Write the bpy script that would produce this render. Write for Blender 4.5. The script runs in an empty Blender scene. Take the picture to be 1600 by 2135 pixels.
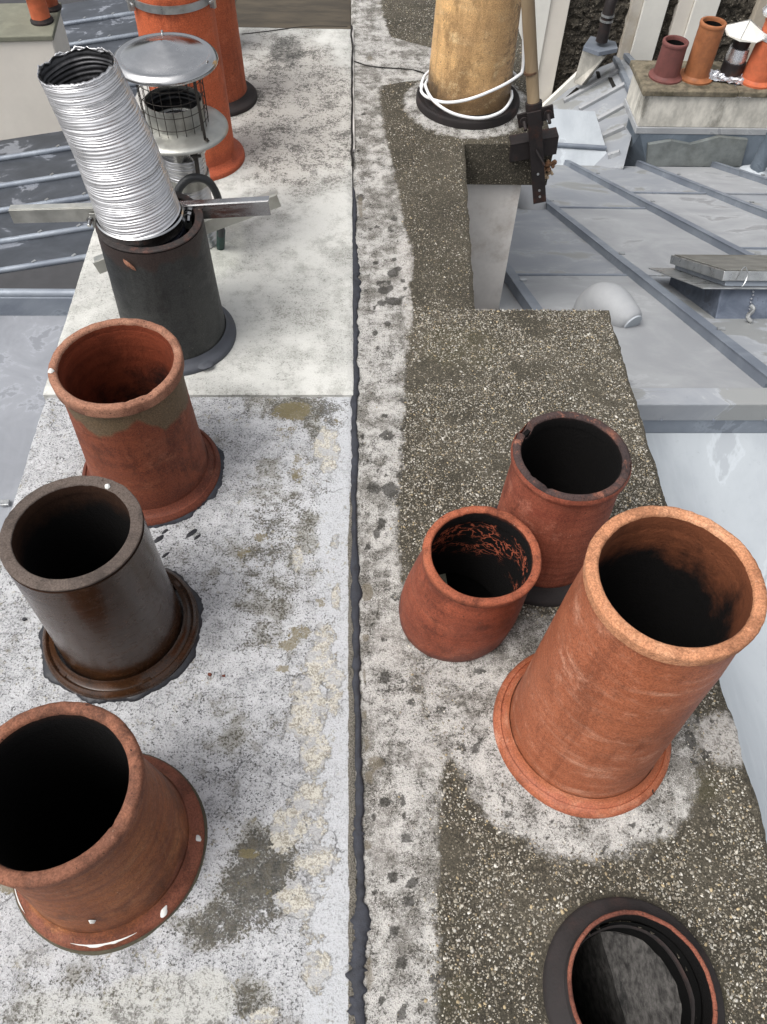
import bpy, math, random
import numpy as np
from mathutils import Vector, Matrix, noise
from math import sin, cos, pi, radians, sqrt

rnd = random.Random(7)
S = bpy.context.scene
COL = S.collection

# ------------------------------------------------------------------ camera, sky, sun, exposure
cam_d = bpy.data.cameras.new('camera')
cam = bpy.data.objects.new('camera', cam_d)
COL.objects.link(cam)
cam_d.sensor_fit = 'HORIZONTAL'
cam_d.sensor_width = 36.0
cam_d.lens = 36.0 * 1645 / 1600
cam_d.clip_start = 0.02
cam_d.clip_end = 600
cam.matrix_world = Matrix(((0.999277, 0.00576, -0.037569, 0), (-0.02665, 0.810944, -0.584517, 0),
                           (0.027099, 0.585096, 0.810511, 1.45), (0, 0, 0, 1)))
S.camera = cam

SUN_EL, SUN_AZ = radians(60), radians(-120)      # azimuth measured from +Y towards +X
world = bpy.data.worlds.new('World')
S.world = world
world.use_nodes = True
wt = world.node_tree
bg = wt.nodes['Background']
sky = wt.nodes.new('ShaderNodeTexSky')
sky.sky_type = 'NISHITA'
sky.sun_disc = False
sky.sun_elevation = SUN_EL
sky.sun_rotation = SUN_AZ
sky.dust_density = 6.0
sky.air_density = 1.0
hsv = wt.nodes.new('ShaderNodeHueSaturation')
hsv.inputs['Saturation'].default_value = 0.22
wt.links.new(sky.outputs['Color'], hsv.inputs['Color'])
wt.links.new(hsv.outputs['Color'], bg.inputs['Color'])
bg.inputs['Strength'].default_value = 0.15

sun_d = bpy.data.lights.new('sun', 'SUN')
sun_d.energy = 1.0
sun_d.angle = radians(30)
sun_d.color = (1.0, 0.97, 0.92)
sun = bpy.data.objects.new('sun', sun_d)
COL.objects.link(sun)
sd = Vector((sin(SUN_AZ) * cos(SUN_EL), cos(SUN_AZ) * cos(SUN_EL), sin(SUN_EL)))
sun.rotation_euler = sd.to_track_quat('Z', 'Y').to_euler()
sun.location = (-6, 4, 12)

S.view_settings.view_transform = 'Standard'
S.view_settings.look = 'None'
S.view_settings.exposure = 0.46
S.view_settings.gamma = 1
S.view_settings.use_curve_mapping = False


# ------------------------------------------------------------------ helpers: objects
def tag(o, label=None, cat=None, group=None, kind=None):
    if label: o['label'] = label
    if cat: o['category'] = cat
    if group: o['group'] = group
    if kind: o['kind'] = kind
    return o


def empty(name, loc, label, cat, group=None, rotz=0, kind=None):
    o = bpy.data.objects.new(name, None)
    o.location = loc
    o.rotation_euler = (0, 0, rotz)
    o.empty_display_size = 0.05
    COL.objects.link(o)
    return tag(o, label, cat, group, kind)


def mk(name, verts, faces, mats, parent=None, smooth=True, mi=None, sharp=35, bevel=0, loc=None):
    me = bpy.data.meshes.new(name)
    me.from_pydata([tuple(v) for v in verts], [], faces)
    if not isinstance(mats, (list, tuple)): mats = [mats]
    for m in mats: me.materials.append(m)
    if mi is not None: me.polygons.foreach_set('material_index', mi)
    me.polygons.foreach_set('use_smooth', [smooth] * len(me.polygons))
    me.validate()
    me.update()
    if smooth and sharp: me.set_sharp_from_angle(angle=radians(sharp))
    o = bpy.data.objects.new(name, me)
    COL.objects.link(o)
    if parent: o.parent = parent
    if loc: o.location = loc
    if bevel:
        b = o.modifiers.new('bevel', 'BEVEL')
        b.width = bevel
        b.segments = 2
        b.limit_method = 'ANGLE'
        b.angle_limit = radians(40)
        b.harden_normals = False
    return o


class MB:
    def __init__(s):
        s.v, s.f, s.m = [], [], []

    def add(s, v, f, m=0):
        k = len(s.v)
        s.v += [tuple(a) for a in v]
        s.f += [tuple(i + k for i in q) for q in f]
        s.m += [m] * len(f)

    def prism(s, bot, top, m=0):                       # two loops of the same count, bottom counter-clockwise
        n = len(bot)
        f = [tuple(range(n))[::-1], tuple(range(n, 2 * n))]
        f += [(i, (i + 1) % n, n + (i + 1) % n, n + i) for i in range(n)]
        s.add(list(bot) + list(top), f, m)

    def box(s, x0, x1, y0, y1, z0, z1, m=0):
        s.prism([(x0, y0, z0), (x1, y0, z0), (x1, y1, z0), (x0, y1, z0)],
                [(x0, y0, z1), (x1, y0, z1), (x1, y1, z1), (x0, y1, z1)], m)

    def bar(s, p0, p1, w, h, upv=(0, 0, 1), m=0):      # rectangular bar between two points
        p0, p1 = Vector(p0), Vector(p1)
        d = (p1 - p0).normalized()
        r = d.cross(Vector(upv)).normalized()
        u = r.cross(d).normalized()
        q = [(-w / 2, -h / 2), (w / 2, -h / 2), (w / 2, h / 2), (-w / 2, h / 2)]
        s.prism([p0 + r * a + u * b for a, b in q], [p1 + r * a + u * b for a, b in q], m)

    def tube(s, path, rad, seg=12, cap=True, m=0):
        path = [Vector(p) for p in path]
        n = len(path)
        if not isinstance(rad, (list, tuple)): rad = [rad] * n
        ref = None
        V, Fc = [], []
        for i, p in enumerate(path):
            d = (path[min(i + 1, n - 1)] - path[max(i - 1, 0)]).normalized()
            if ref is None:
                ref = d.orthogonal().normalized()
            ref = (ref - d * ref.dot(d)).normalized()
            b = d.cross(ref)
            for j in range(seg):
                a = 2 * pi * j / seg
                V.append(p + (ref * cos(a) + b * sin(a)) * rad[i])
        for i in range(n - 1):
            for j in range(seg):
                k = (j + 1) % seg
                Fc.append((i * seg + j, i * seg + k, (i + 1) * seg + k, (i + 1) * seg + j))
        if cap:
            Fc.append(tuple(range(seg))[::-1])
            Fc.append(tuple((n - 1) * seg + j for j in range(seg)))
        s.add(V, Fc, m)

    def build(s, name, mats, parent=None, smooth=True, bevel=0, sharp=35, loc=None):
        return mk(name, s.v, s.f, mats, parent, smooth, s.m, sharp, bevel, loc)


def catmull(pts, k=8):
    P = [Vector(p) for p in pts]
    P = [P[0] * 2 - P[1]] + P + [P[-1] * 2 - P[-2]]
    out = []
    for i in range(1, len(P) - 2):
        for j in range(k):
            t = j / k
            a, b, c, d = P[i - 1], P[i], P[i + 1], P[i + 2]
            out.append(0.5 * ((2 * b) + (c - a) * t + (2 * a - 5 * b + 4 * c - d) * t * t + (3 * b - a - 3 * c + d) * t ** 3))
    out.append(P[-2])
    return out


def lathe(name, prof, mats, parent=None, seg=96, amp=0.0008, seed=0, rim=None, sharp=50, loc=None, lean=(0, 0), closed=False,
          edge=None, flat=0):
    """prof: (r, z, material index).  rim(angle, r, z) -> (r, z);  lean shifts x, y with z."""
    V, Fc, MI = [], [], []
    n = len(prof)
    for i, q in enumerate(prof):
        for j in range(seg):
            a = 2 * pi * j / seg
            r, z = q[0], q[1]
            w = noise.noise(Vector((cos(a) * 1.3 + seed * 7.1, sin(a) * 1.3, z * 4 + seed)))
            w2 = noise.noise(Vector((cos(a) * 5 + seed * 3.7, sin(a) * 5, z * 22 + seed)))
            r += amp * (1.3 * w + 0.22 * w2)
            if rim: r, z = rim(a, r, z)
            V.append((r * cos(a) + lean[0] * z, r * sin(a) * (1 - flat) + lean[1] * z, z))
    for i in range(n - 1 + (1 if closed else 0)):
        i2 = (i + 1) % n
        for j in range(seg):
            k = (j + 1) % seg
            Fc.append((i * seg + j, i * seg + k, i2 * seg + k, i2 * seg + j))
            MI.append(prof[i][2] if len(prof[i]) > 2 else 0)
    return mk(name, V, Fc, mats, parent, True, MI, sharp, 0, loc)


def fine(prof, step=0.012):
    out = []
    for a, b in zip(prof[:-1], prof[1:]):
        d = math.hypot(b[0] - a[0], b[1] - a[1])
        k = max(1, int(d / step))
        for i in range(k):
            t = i / k
            out.append((a[0] + (b[0] - a[0]) * t, a[1] + (b[1] - a[1]) * t, a[2] if len(a) > 2 else 0))
    out.append(prof[-1] if len(prof[-1]) > 2 else (*prof[-1], 0))
    return out


# ------------------------------------------------------------------ helpers: materials
def c(r, g, b):
    f = lambda v: (v / 255 / 12.92) if v <= 10 else ((v / 255 + 0.055) / 1.055) ** 2.4
    return (f(r), f(g), f(b), 1)


class G:
    def __init__(s, name, rough=0.8, metal=0.0, spec=0.5, coat=0.0):
        s.m = bpy.data.materials.new(name)
        s.m.use_nodes = True
        s.t = s.m.node_tree
        s.p = s.t.nodes['Principled BSDF']
        s.p.inputs['Roughness'].default_value = rough
        s.p.inputs['Metallic'].default_value = metal
        s.p.inputs['Specular IOR Level'].default_value = spec
        s.p.inputs['Coat Weight'].default_value = coat
        s.p.inputs['Coat Roughness'].default_value = 0.15
        s.o = s.t.nodes.new('ShaderNodeTexCoord').outputs['Object']

    def put(s, sock, v):
        if isinstance(v, bpy.types.NodeSocket): s.t.links.new(v, sock)
        elif v is not None: sock.default_value = v

    def noise(s, sc, det=5, ro=0.6, vec=None, dist=0.0, col=False):
        n = s.t.nodes.new('ShaderNodeTexNoise')
        s.put(n.inputs['Vector'], vec or s.o)
        n.inputs['Scale'].default_value = sc
        n.inputs['Detail'].default_value = det
        n.inputs['Roughness'].default_value = ro
        n.inputs['Distortion'].default_value = dist
        return n.outputs['Color' if col else 'Fac']

    def map(s, scale=(1, 1, 1), loc=(0, 0, 0), rot=(0, 0, 0), vec=None):
        n = s.t.nodes.new('ShaderNodeMapping')
        s.put(n.inputs['Vector'], vec or s.o)
        n.inputs['Scale'].default_value = scale
        n.inputs['Location'].default_value = loc
        n.inputs['Rotation'].default_value = rot
        return n.outputs['Vector']

    def vor(s, sc, feat='F1', vec=None, out='Distance', rand=1.0):
        n = s.t.nodes.new('ShaderNodeTexVoronoi')
        n.feature = feat
        s.put(n.inputs['Vector'], vec or s.o)
        n.inputs['Scale'].default_value = sc
        n.inputs['Randomness'].default_value = rand
        return n.outputs[out]

    def step(s, fac, a, b, lo=0.0, hi=1.0):            # smooth ramp from lo at a to hi at b
        n = s.t.nodes.new('ShaderNodeMapRange')
        n.interpolation_type = 'SMOOTHSTEP'
        s.put(n.inputs['Value'], fac)
        if a > b: a, b, lo, hi = b, a, hi, lo
        n.inputs['From Min'].default_value = a
        n.inputs['From Max'].default_value = b
        n.inputs['To Min'].default_value = lo
        n.inputs['To Max'].default_value = hi
        return n.outputs['Result']

    def mix(s, f, a, b, mode='MIX'):
        n = s.t.nodes.new('ShaderNodeMix')
        n.data_type = 'RGBA'
        n.blend_type = mode
        s.put(n.inputs['Factor'], f)
        s.put(n.inputs['A'], a) if False else s.put(n.inputs[6], a)
        s.put(n.inputs[7], b)
        return n.outputs[2]

    def math(s, op, a, b=None, clamp=False):
        n = s.t.nodes.new('ShaderNodeMath')
        n.operation = op
        n.use_clamp = clamp
        s.put(n.inputs[0], a)
        if b is not None: s.put(n.inputs[1], b)
        return n.outputs[0]

    def sep(s, vec=None):
        n = s.t.nodes.new('ShaderNodeSeparateXYZ')
        s.put(n.inputs[0], vec or s.o)
        return n.outputs

    def attr(s, name):
        n = s.t.nodes.new('ShaderNodeAttribute')
        n.attribute_name = name
        q = s.t.nodes.new('ShaderNodeSeparateColor')
        s.t.links.new(n.outputs['Color'], q.inputs[0])
        return q.outputs, n.outputs['Color']

    def bump(s, h, st=0.5, dist=0.002, prev=None):
        n = s.t.nodes.new('ShaderNodeBump')
        s.put(n.inputs['Height'], h)
        n.inputs['Strength'].default_value = st
        n.inputs['Distance'].default_value = dist
        if prev: s.t.links.new(prev, n.inputs['Normal'])
        return n.outputs['Normal']

    def done(s, col=None, rough=None, norm=None, metal=None):
        s.put(s.p.inputs['Base Color'], col)
        s.put(s.p.inputs['Roughness'], rough)
        s.put(s.p.inputs['Metallic'], metal)
        if norm: s.t.links.new(norm, s.p.inputs['Normal'])
        return s.m


def clay(name, base, dark, pale, rough=0.75, spec=0.3, coat=0.0, pale_amt=0.5, dark_amt=0.5, band=0.45, foot=None, top=None,
         speck=0.5, seed=0.0, foot_h=0.06, top_col=None, top_h=0.3, bmp=0.8, side=None, smut=0.5):
    g = G(name, rough, 0, spec, coat)
    loc = (seed * 3.1, seed * 1.7, seed)
    bands = g.noise(1, 4, 0.6, g.map((3, 3, 70), loc))
    tilt = g.noise(1, 5, 0.65, g.map((7, 7, 26), loc, (0.35, 0.2, 0)))
    big = g.noise(6, 6, 0.65, g.map((1, 1, 0.7), loc))
    col = g.mix(g.step(bands, 0.35, 0.68, 0, band), base, dark)
    col = g.mix(g.step(big, 0.5, 0.72, 0, dark_amt), col, dark)
    col = g.mix(g.step(tilt, 0.52, 0.78, 0, pale_amt), col, pale)
    dust = g.noise(42, 10, 0.8, g.map((1, 1, 1.5), loc))
    col = g.mix(g.step(dust, 0.52, 0.72, 0, 0.35 * pale_amt + 0.05), col, pale)
    z = g.sep()[2]
    if foot:
        k = g.math('ADD', z, g.math('MULTIPLY', g.math('SUBTRACT', big, 0.5), 0.16))
        col = g.mix(g.step(g.math('ADD', k, g.math('MULTIPLY', g.math('SUBTRACT', dust, 0.5), foot_h * 0.9)), foot_h * 1.2, foot_h * 0.6, 0, 0.88), col, foot)
    if side:
        q = g.sep()
        k = g.math('ADD', g.math('ADD', g.math('MULTIPLY', q[0], side[0]), g.math('MULTIPLY', q[1], side[1])), g.math('MULTIPLY', g.math('SUBTRACT', dust, 0.5), 0.34))
        col = g.mix(g.step(k, side[2], side[2] + 0.05, 0, 0.9), col, c(44, 38, 32))
    sp = g.noise(140, 3, 0.5, g.map((1, 1, 1), loc))
    col = g.mix(g.step(sp, 0.66, 0.72, 0, speck), col, c(45, 30, 25))
    sp2 = g.noise(90, 4, 0.6, g.map((1, 1, 1), (seed + 5, 2, 1)))
    col = g.mix(g.step(sp2, 0.70, 0.76, 0, speck * 0.8), col, c(215, 195, 175))
    blot = g.noise(3.2, 5, 0.6, g.map((1, 1, 0.6), (seed * 2.3, 1, seed)))
    col = g.mix(g.step(blot, 0.42, 0.62, 0, 0.55), col, dark)
    drip = g.noise(1, 7, 0.7, g.map((16, 16, 2.2), loc))
    col = g.mix(g.step(drip, 0.51, 0.64, 0, 0.5), col, tuple(a * 0.62 for a in dark[:3]) + (1,))
    sm = g.noise(7, 10, 0.78, g.map((1, 1, 0.8), (seed * 1.1, seed, 3)))
    col = g.mix(g.step(sm, 0.52, 0.60, 0, smut), col, tuple(a * 0.42 for a in dark[:3]) + (1,))
    salt = g.noise(10, 11, 0.8, g.map((1, 1, 1.3), (seed, 4, seed * 2)))
    col = g.mix(g.step(salt, 0.54, 0.66, 0, 0.5 * pale_amt), col, tuple(min(1, a * 1.25 + .03) for a in pale[:3]) + (1,))
    scr = g.noise(1, 6, 0.7, g.map((40, 14, 9), loc, (0.5, 0.3, 0.9)))
    col = g.mix(g.step(scr, 0.62, 0.72, 0, 0.4 * pale_amt), col, pale)
    if top_col:
        k = g.math('ADD', z, g.math('MULTIPLY', g.math('SUBTRACT', g.noise(9, 3, 0.5, g.map((1, 1, 0.2), loc)), 0.5), 0.22))
        col = g.mix(g.step(k, top_h, top_h + 0.015, 0, 0.9), col, top_col)
    gr = g.noise(330, 4, 0.75)
    col = g.mix(1.0, col, g.mix(g.step(gr, 0.36, 0.64), (0.72, 0.70, 0.68, 1), (1.28, 1.27, 1.25, 1)), 'MULTIPLY')
    h = g.math('ADD', g.math('MULTIPLY', bands, 0.35), g.math('ADD', g.math('MULTIPLY', dust, bmp), g.math('MULTIPLY', g.noise(420, 4, 0.7), 0.4 * bmp)))
    return g.done(col, g.step(dust, 0.3, 0.7, rough - 0.08, rough + 0.1), g.bump(h, 0.6, 0.0018))


def soot(name, clay_col, h, depth, dens=0.5, seed=0.0, web=0.0, black=(0.0055, 0.005, 0.005, 1)):
    """inside of a pot: soot and painted shade hide the clay further than depth below the rim."""
    g = G(name, 0.9, 0, 0.15)
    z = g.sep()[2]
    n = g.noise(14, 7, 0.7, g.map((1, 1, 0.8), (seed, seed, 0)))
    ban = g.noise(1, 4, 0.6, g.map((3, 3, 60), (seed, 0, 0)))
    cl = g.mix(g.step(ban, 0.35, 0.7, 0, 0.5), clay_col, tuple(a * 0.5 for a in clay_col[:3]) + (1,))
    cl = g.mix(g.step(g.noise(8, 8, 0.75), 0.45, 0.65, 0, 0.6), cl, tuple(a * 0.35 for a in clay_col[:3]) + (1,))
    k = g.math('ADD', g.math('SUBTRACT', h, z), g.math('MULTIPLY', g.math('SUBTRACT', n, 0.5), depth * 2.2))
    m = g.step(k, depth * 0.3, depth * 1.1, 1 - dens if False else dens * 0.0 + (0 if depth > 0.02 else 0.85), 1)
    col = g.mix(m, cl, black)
    if web:
        v = g.vor(32, 'DISTANCE_TO_EDGE', g.map((1, 1, 2.2), (seed, 0, 0), vec=g.mix(0.06, g.o, g.noise(30, 4, 0.6, col=True))))
        w = g.math('MULTIPLY', g.step(v, 0.07, 0.03), g.step(g.noise(11, 3), 0.42, 0.52))
        zz = g.math('MULTIPLY', g.step(z, h - 0.03, h - 0.05), g.step(z, h - 0.17, h - 0.12))
        col = g.mix(g.math('MULTIPLY', g.math('MULTIPLY', w, zz), web), col, clay_col)
    return g.done(col, 0.92, g.bump(g.noise(130, 6, 0.7), 0.8, 0.004))


def plain(name, col, rough=0.6, metal=0.0, var=0.25, sc=20, bump=0.3, spec=0.4, dirt=None, dirt_amt=0.5, stretch=(1, 1, 1), coat=0.0):
    g = G(name, rough, metal, spec, coat)
    n = g.noise(sc, 6, 0.65, g.map(stretch))
    dk = tuple(a * (1 - var) for a in col[:3]) + (1,)
    lt = tuple(min(1, a * (1 + var * 0.6)) for a in col[:3]) + (1,)
    cc = g.mix(g.step(n, 0.3, 0.7), dk, lt)
    if dirt:
        cc = g.mix(g.step(g.noise(sc * 0.35, 7, 0.7, g.map(stretch, (3, 3, 3))), 0.5, 0.68, 0, dirt_amt), cc, dirt)
    return g.done(cc, g.step(n, 0.3, 0.7, max(0.05, rough - 0.1), min(1, rough + 0.1)), g.bump(g.noise(sc * 8, 4), bump, 0.001))


def zinc(name, col, light, wet, rough=0.42, wet_amt=0.8, wet_lo=0.56, metal=0.35, stretch=(1, 1, 1), streak=(2, 12, 2), seed=0.0):
    g = G(name, rough, metal, 0.5)
    n = g.noise(2.2, 7, 0.62, g.map(stretch, (seed, seed, 0)), 0.6)
    s2 = g.noise(1, 5, 0.6, g.map(streak, (seed, 1, 0)))
    f = g.noise(60, 5, 0.7)
    col_ = g.mix(g.step(n, 0.35, 0.62), col, light)
    col_ = g.mix(g.step(s2, 0.5, 0.75, 0, 0.45), col_, light)
    edge = g.math('SUBTRACT', 1.0, g.math('ABSOLUTE', g.math('MULTIPLY', g.math('SUBTRACT', n, wet_lo - 0.01), 60)), True)
    col_ = g.mix(g.math('MULTIPLY', edge, 0.35), col_, tuple(min(1, a * 1.35) for a in light[:3]) + (1,))
    w = g.step(n, wet_lo, wet_lo + 0.012, 0, wet_amt)
    col_ = g.mix(w, col_, wet)
    col_ = g.mix(g.step(f, 0.6, 0.75, 0, 0.25), col_, tuple(a * 0.55 for a in col[:3]) + (1,))
    return g.done(col_, g.step(g.math('ADD', w, g.math('MULTIPLY', f, 0.2)), 0.0, 1.0, rough + 0.12, rough - 0.14),
                  g.bump(g.math('ADD', g.math('MULTIPLY', g.noise(5, 3), 1.0), g.math('MULTIPLY', f, 0.06)), 0.35, 0.01))


# ------------------------------------------------------------------ materials
def m_left_slab():
    g = G('weathered limewashed cement', 0.9, 0, 0.25)
    (A, Bc, Cc), _ = g.attr('stain')
    (D1, D2, D3), _ = g.attr('patch')
    f1 = g.noise(230, 5, 0.75)
    f2 = g.noise(480, 3, 0.7)
    f3 = g.noise(24, 8, 0.72)
    f4 = g.noise(7, 6, 0.65)
    f5 = g.noise(70, 6, 0.75)
    rag = g.noise(34, 10, 0.78)
    S_ = lambda x, k: g.math('MULTIPLY', g.math('SUBTRACT', x, 0.5), k)
    sumv = lambda *q: q[0] if len(q) == 1 else g.math('ADD', q[0], sumv(*q[1:]))
    base = g.mix(g.step(f3, 0.35, 0.65), c(194, 195, 197), c(166, 167, 169))
    mott = sumv(f1, S_(f3, 0.3), S_(f5, 0.35))
    base = g.mix(g.step(mott, 0.51, 0.58, 0, 0.8), base, c(108, 109, 111))
    base = g.mix(g.step(sumv(f1, S_(f5, 0.7), S_(f4, 0.5)), 0.58, 0.64, 0, 0.85), base, c(60, 60, 60))
    base = g.mix(g.step(f2, 0.56, 0.64, 0, 0.6), base, c(220, 221, 224))
    base = g.mix(g.step(sumv(f4, S_(f3, 0.8), g.math('MULTIPLY', A, 0.25)), 0.56, 0.74, 0, 0.5), base, c(122, 118, 102))
    w = g.step(sumv(D1, S_(rag, 0.9)), 0.42, 0.6)
    strip = g.mix(g.step(mott, 0.52, 0.62, 0, 0.6), c(190, 192, 195), c(132, 133, 134))
    base = g.mix(w, base, strip)
    w = g.step(sumv(D2, S_(rag, 0.8)), 0.35, 0.7)
    conc = g.mix(g.step(sumv(f1, S_(f3, 1.4)), 0.44, 0.62), c(188, 188, 184), c(128, 127, 123))
    base = g.mix(w, base, conc)
    wob = g.mix(0.035, g.o, g.noise(26, 6, 0.7, col=True))
    cr = g.step(g.vor(13, 'DISTANCE_TO_EDGE', wob), 0.018, 0.004)
    cr = g.math('MULTIPLY', cr, g.step(g.noise(5, 4, 0.6, g.map(loc=(4, 1, 0))), 0.54, 0.62))
    cr2 = g.math('MULTIPLY', g.step(g.vor(60, 'DISTANCE_TO_EDGE', g.mix(0.03, g.o, g.noise(60, 5, 0.7, col=True))), 0.05, 0.012), g.step(g.noise(8, 4), 0.50, 0.60))
    base = g.mix(g.math('MULTIPLY', cr, 0.6), base, c(56, 54, 52))
    base = g.mix(g.math('MULTIPLY', cr2, 0.45), base, c(78, 76, 72))
    li = g.math('MULTIPLY', g.step(g.noise(60, 7, 0.75, g.map(loc=(9, 2, 0))), 0.56, 0.62), g.step(g.noise(7, 4, 0.6, g.map(loc=(2, 8, 0))), 0.47, 0.6))
    base = g.mix(g.math('MULTIPLY', li, 0.55), base, c(126, 116, 76))
    # dark biofilm
    w = g.step(sumv(A, S_(f1, 2.6), S_(f5, 1.8), S_(f3, 1.8)), 0.42, 0.85, 0, 0.84)
    base = g.mix(w, base, g.mix(g.step(f5, 0.4, 0.6), c(52, 51, 48), c(88, 84, 74)))
    w = g.step(sumv(Cc, S_(rag, 2.4), S_(f1, 0.8)), 0.52, 0.64)
    base = g.mix(g.math('MULTIPLY', w, 0.72), base, g.mix(f1, c(70, 62, 40), c(150, 138, 102)))
    # cream layer where the wash has peeled
    pk = sumv(Bc, S_(g.noise(19, 12, 0.78, g.map(loc=(1, 5, 0))), 4.0), S_(f5, 1.0))
    w = g.step(pk, 0.52, 0.57)
    cream = g.mix(g.step(sumv(f1, S_(f5, 0.8)), 0.46, 0.58, 0, 0.8), c(202, 198, 186), c(138, 131, 118))
    cream = g.mix(g.step(g.noise(34, 9, 0.75, g.map(loc=(5, 5, 0))), 0.49, 0.54, 0, 0.8), cream, c(172, 173, 176))
    base = g.mix(g.math('MULTIPLY', w, 0.92), base, cream)
    edge = g.math('SUBTRACT', 1.0, g.math('ABSOLUTE', g.math('MULTIPLY', g.math('SUBTRACT', pk, 0.51), 16)), True)
    base = g.mix(g.math('MULTIPLY', edge, 0.5), base, c(100, 92, 74))
    w = g.step(sumv(D3, S_(rag, 0.9)), 0.45, 0.55)
    base = g.mix(w, base, g.mix(g.step(f2, 0.4, 0.6), c(78, 74, 67), c(142, 137, 127)))
    h = sumv(f1, S_(f5, 1.2), S_(f3, 1.6), g.math('MULTIPLY', cr, -0.6), g.math('MULTIPLY', g.step(pk, 0.50, 0.56), -1.4))
    return g.done(base, 0.92, g.bump(h, 0.8, 0.004))


def m_screed():
    g = G('pale cement screed', 0.88, 0, 0.25)
    (A, Bc, Cc), _ = g.attr('stain')
    f1 = g.noise(230, 5, 0.75)
    f2 = g.noise(480, 3, 0.7)
    f5 = g.noise(80, 6, 0.75)
    f3 = g.noise(16, 8, 0.72)
    f4 = g.noise(4, 6, 0.65)
    S_ = lambda x, k: g.math('MULTIPLY', g.math('SUBTRACT', x, 0.5), k)
    sumv = lambda *q: q[0] if len(q) == 1 else g.math('ADD', q[0], sumv(*q[1:]))
    base = g.mix(g.step(f4, 0.38, 0.62), c(200, 200, 195), c(176, 176, 172))
    base = g.mix(g.step(sumv(f3, S_(f1, 0.5)), 0.46, 0.66, 0, 0.6), base, c(152, 152, 146))
    base = g.mix(g.step(sumv(f1, S_(f5, 0.8), S_(f4, 0.6)), 0.58, 0.66, 0, 0.6), base, c(112, 112, 106))
    base = g.mix(g.step(f2, 0.60, 0.68, 0, 0.4), base, c(222, 222, 216))
    w = g.step(sumv(Bc, S_(f3, 0.9)), 0.3, 0.8)
    old = g.mix(g.step(sumv(f1, S_(f5, 0.9), S_(f3, 0.9)), 0.48, 0.60), c(178, 175, 169), c(100, 98, 94))
    old = g.mix(g.step(f2, 0.57, 0.66, 0, 0.5), old, c(206, 204, 198))
    base = g.mix(w, base, old)
    w = g.step(sumv(A, S_(f1, 1.2), S_(f5, 1.0), S_(f3, 1.0)), 0.4, 1.1, 0, 0.85)
    base = g.mix(w, base, c(62, 62, 60))
    w = g.step(sumv(Cc, S_(f3, 0.6)), 0.35, 0.7)
    base = g.mix(w, base, g.mix(g.step(sumv(f3, S_(f1, 0.8)), 0.42, 0.62), c(204, 205, 197), c(178, 179, 171)))
    return g.done(base, 0.9, g.bump(sumv(f1, S_(f3, 1.8), S_(f5, 1.0)), 0.6, 0.003))


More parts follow.
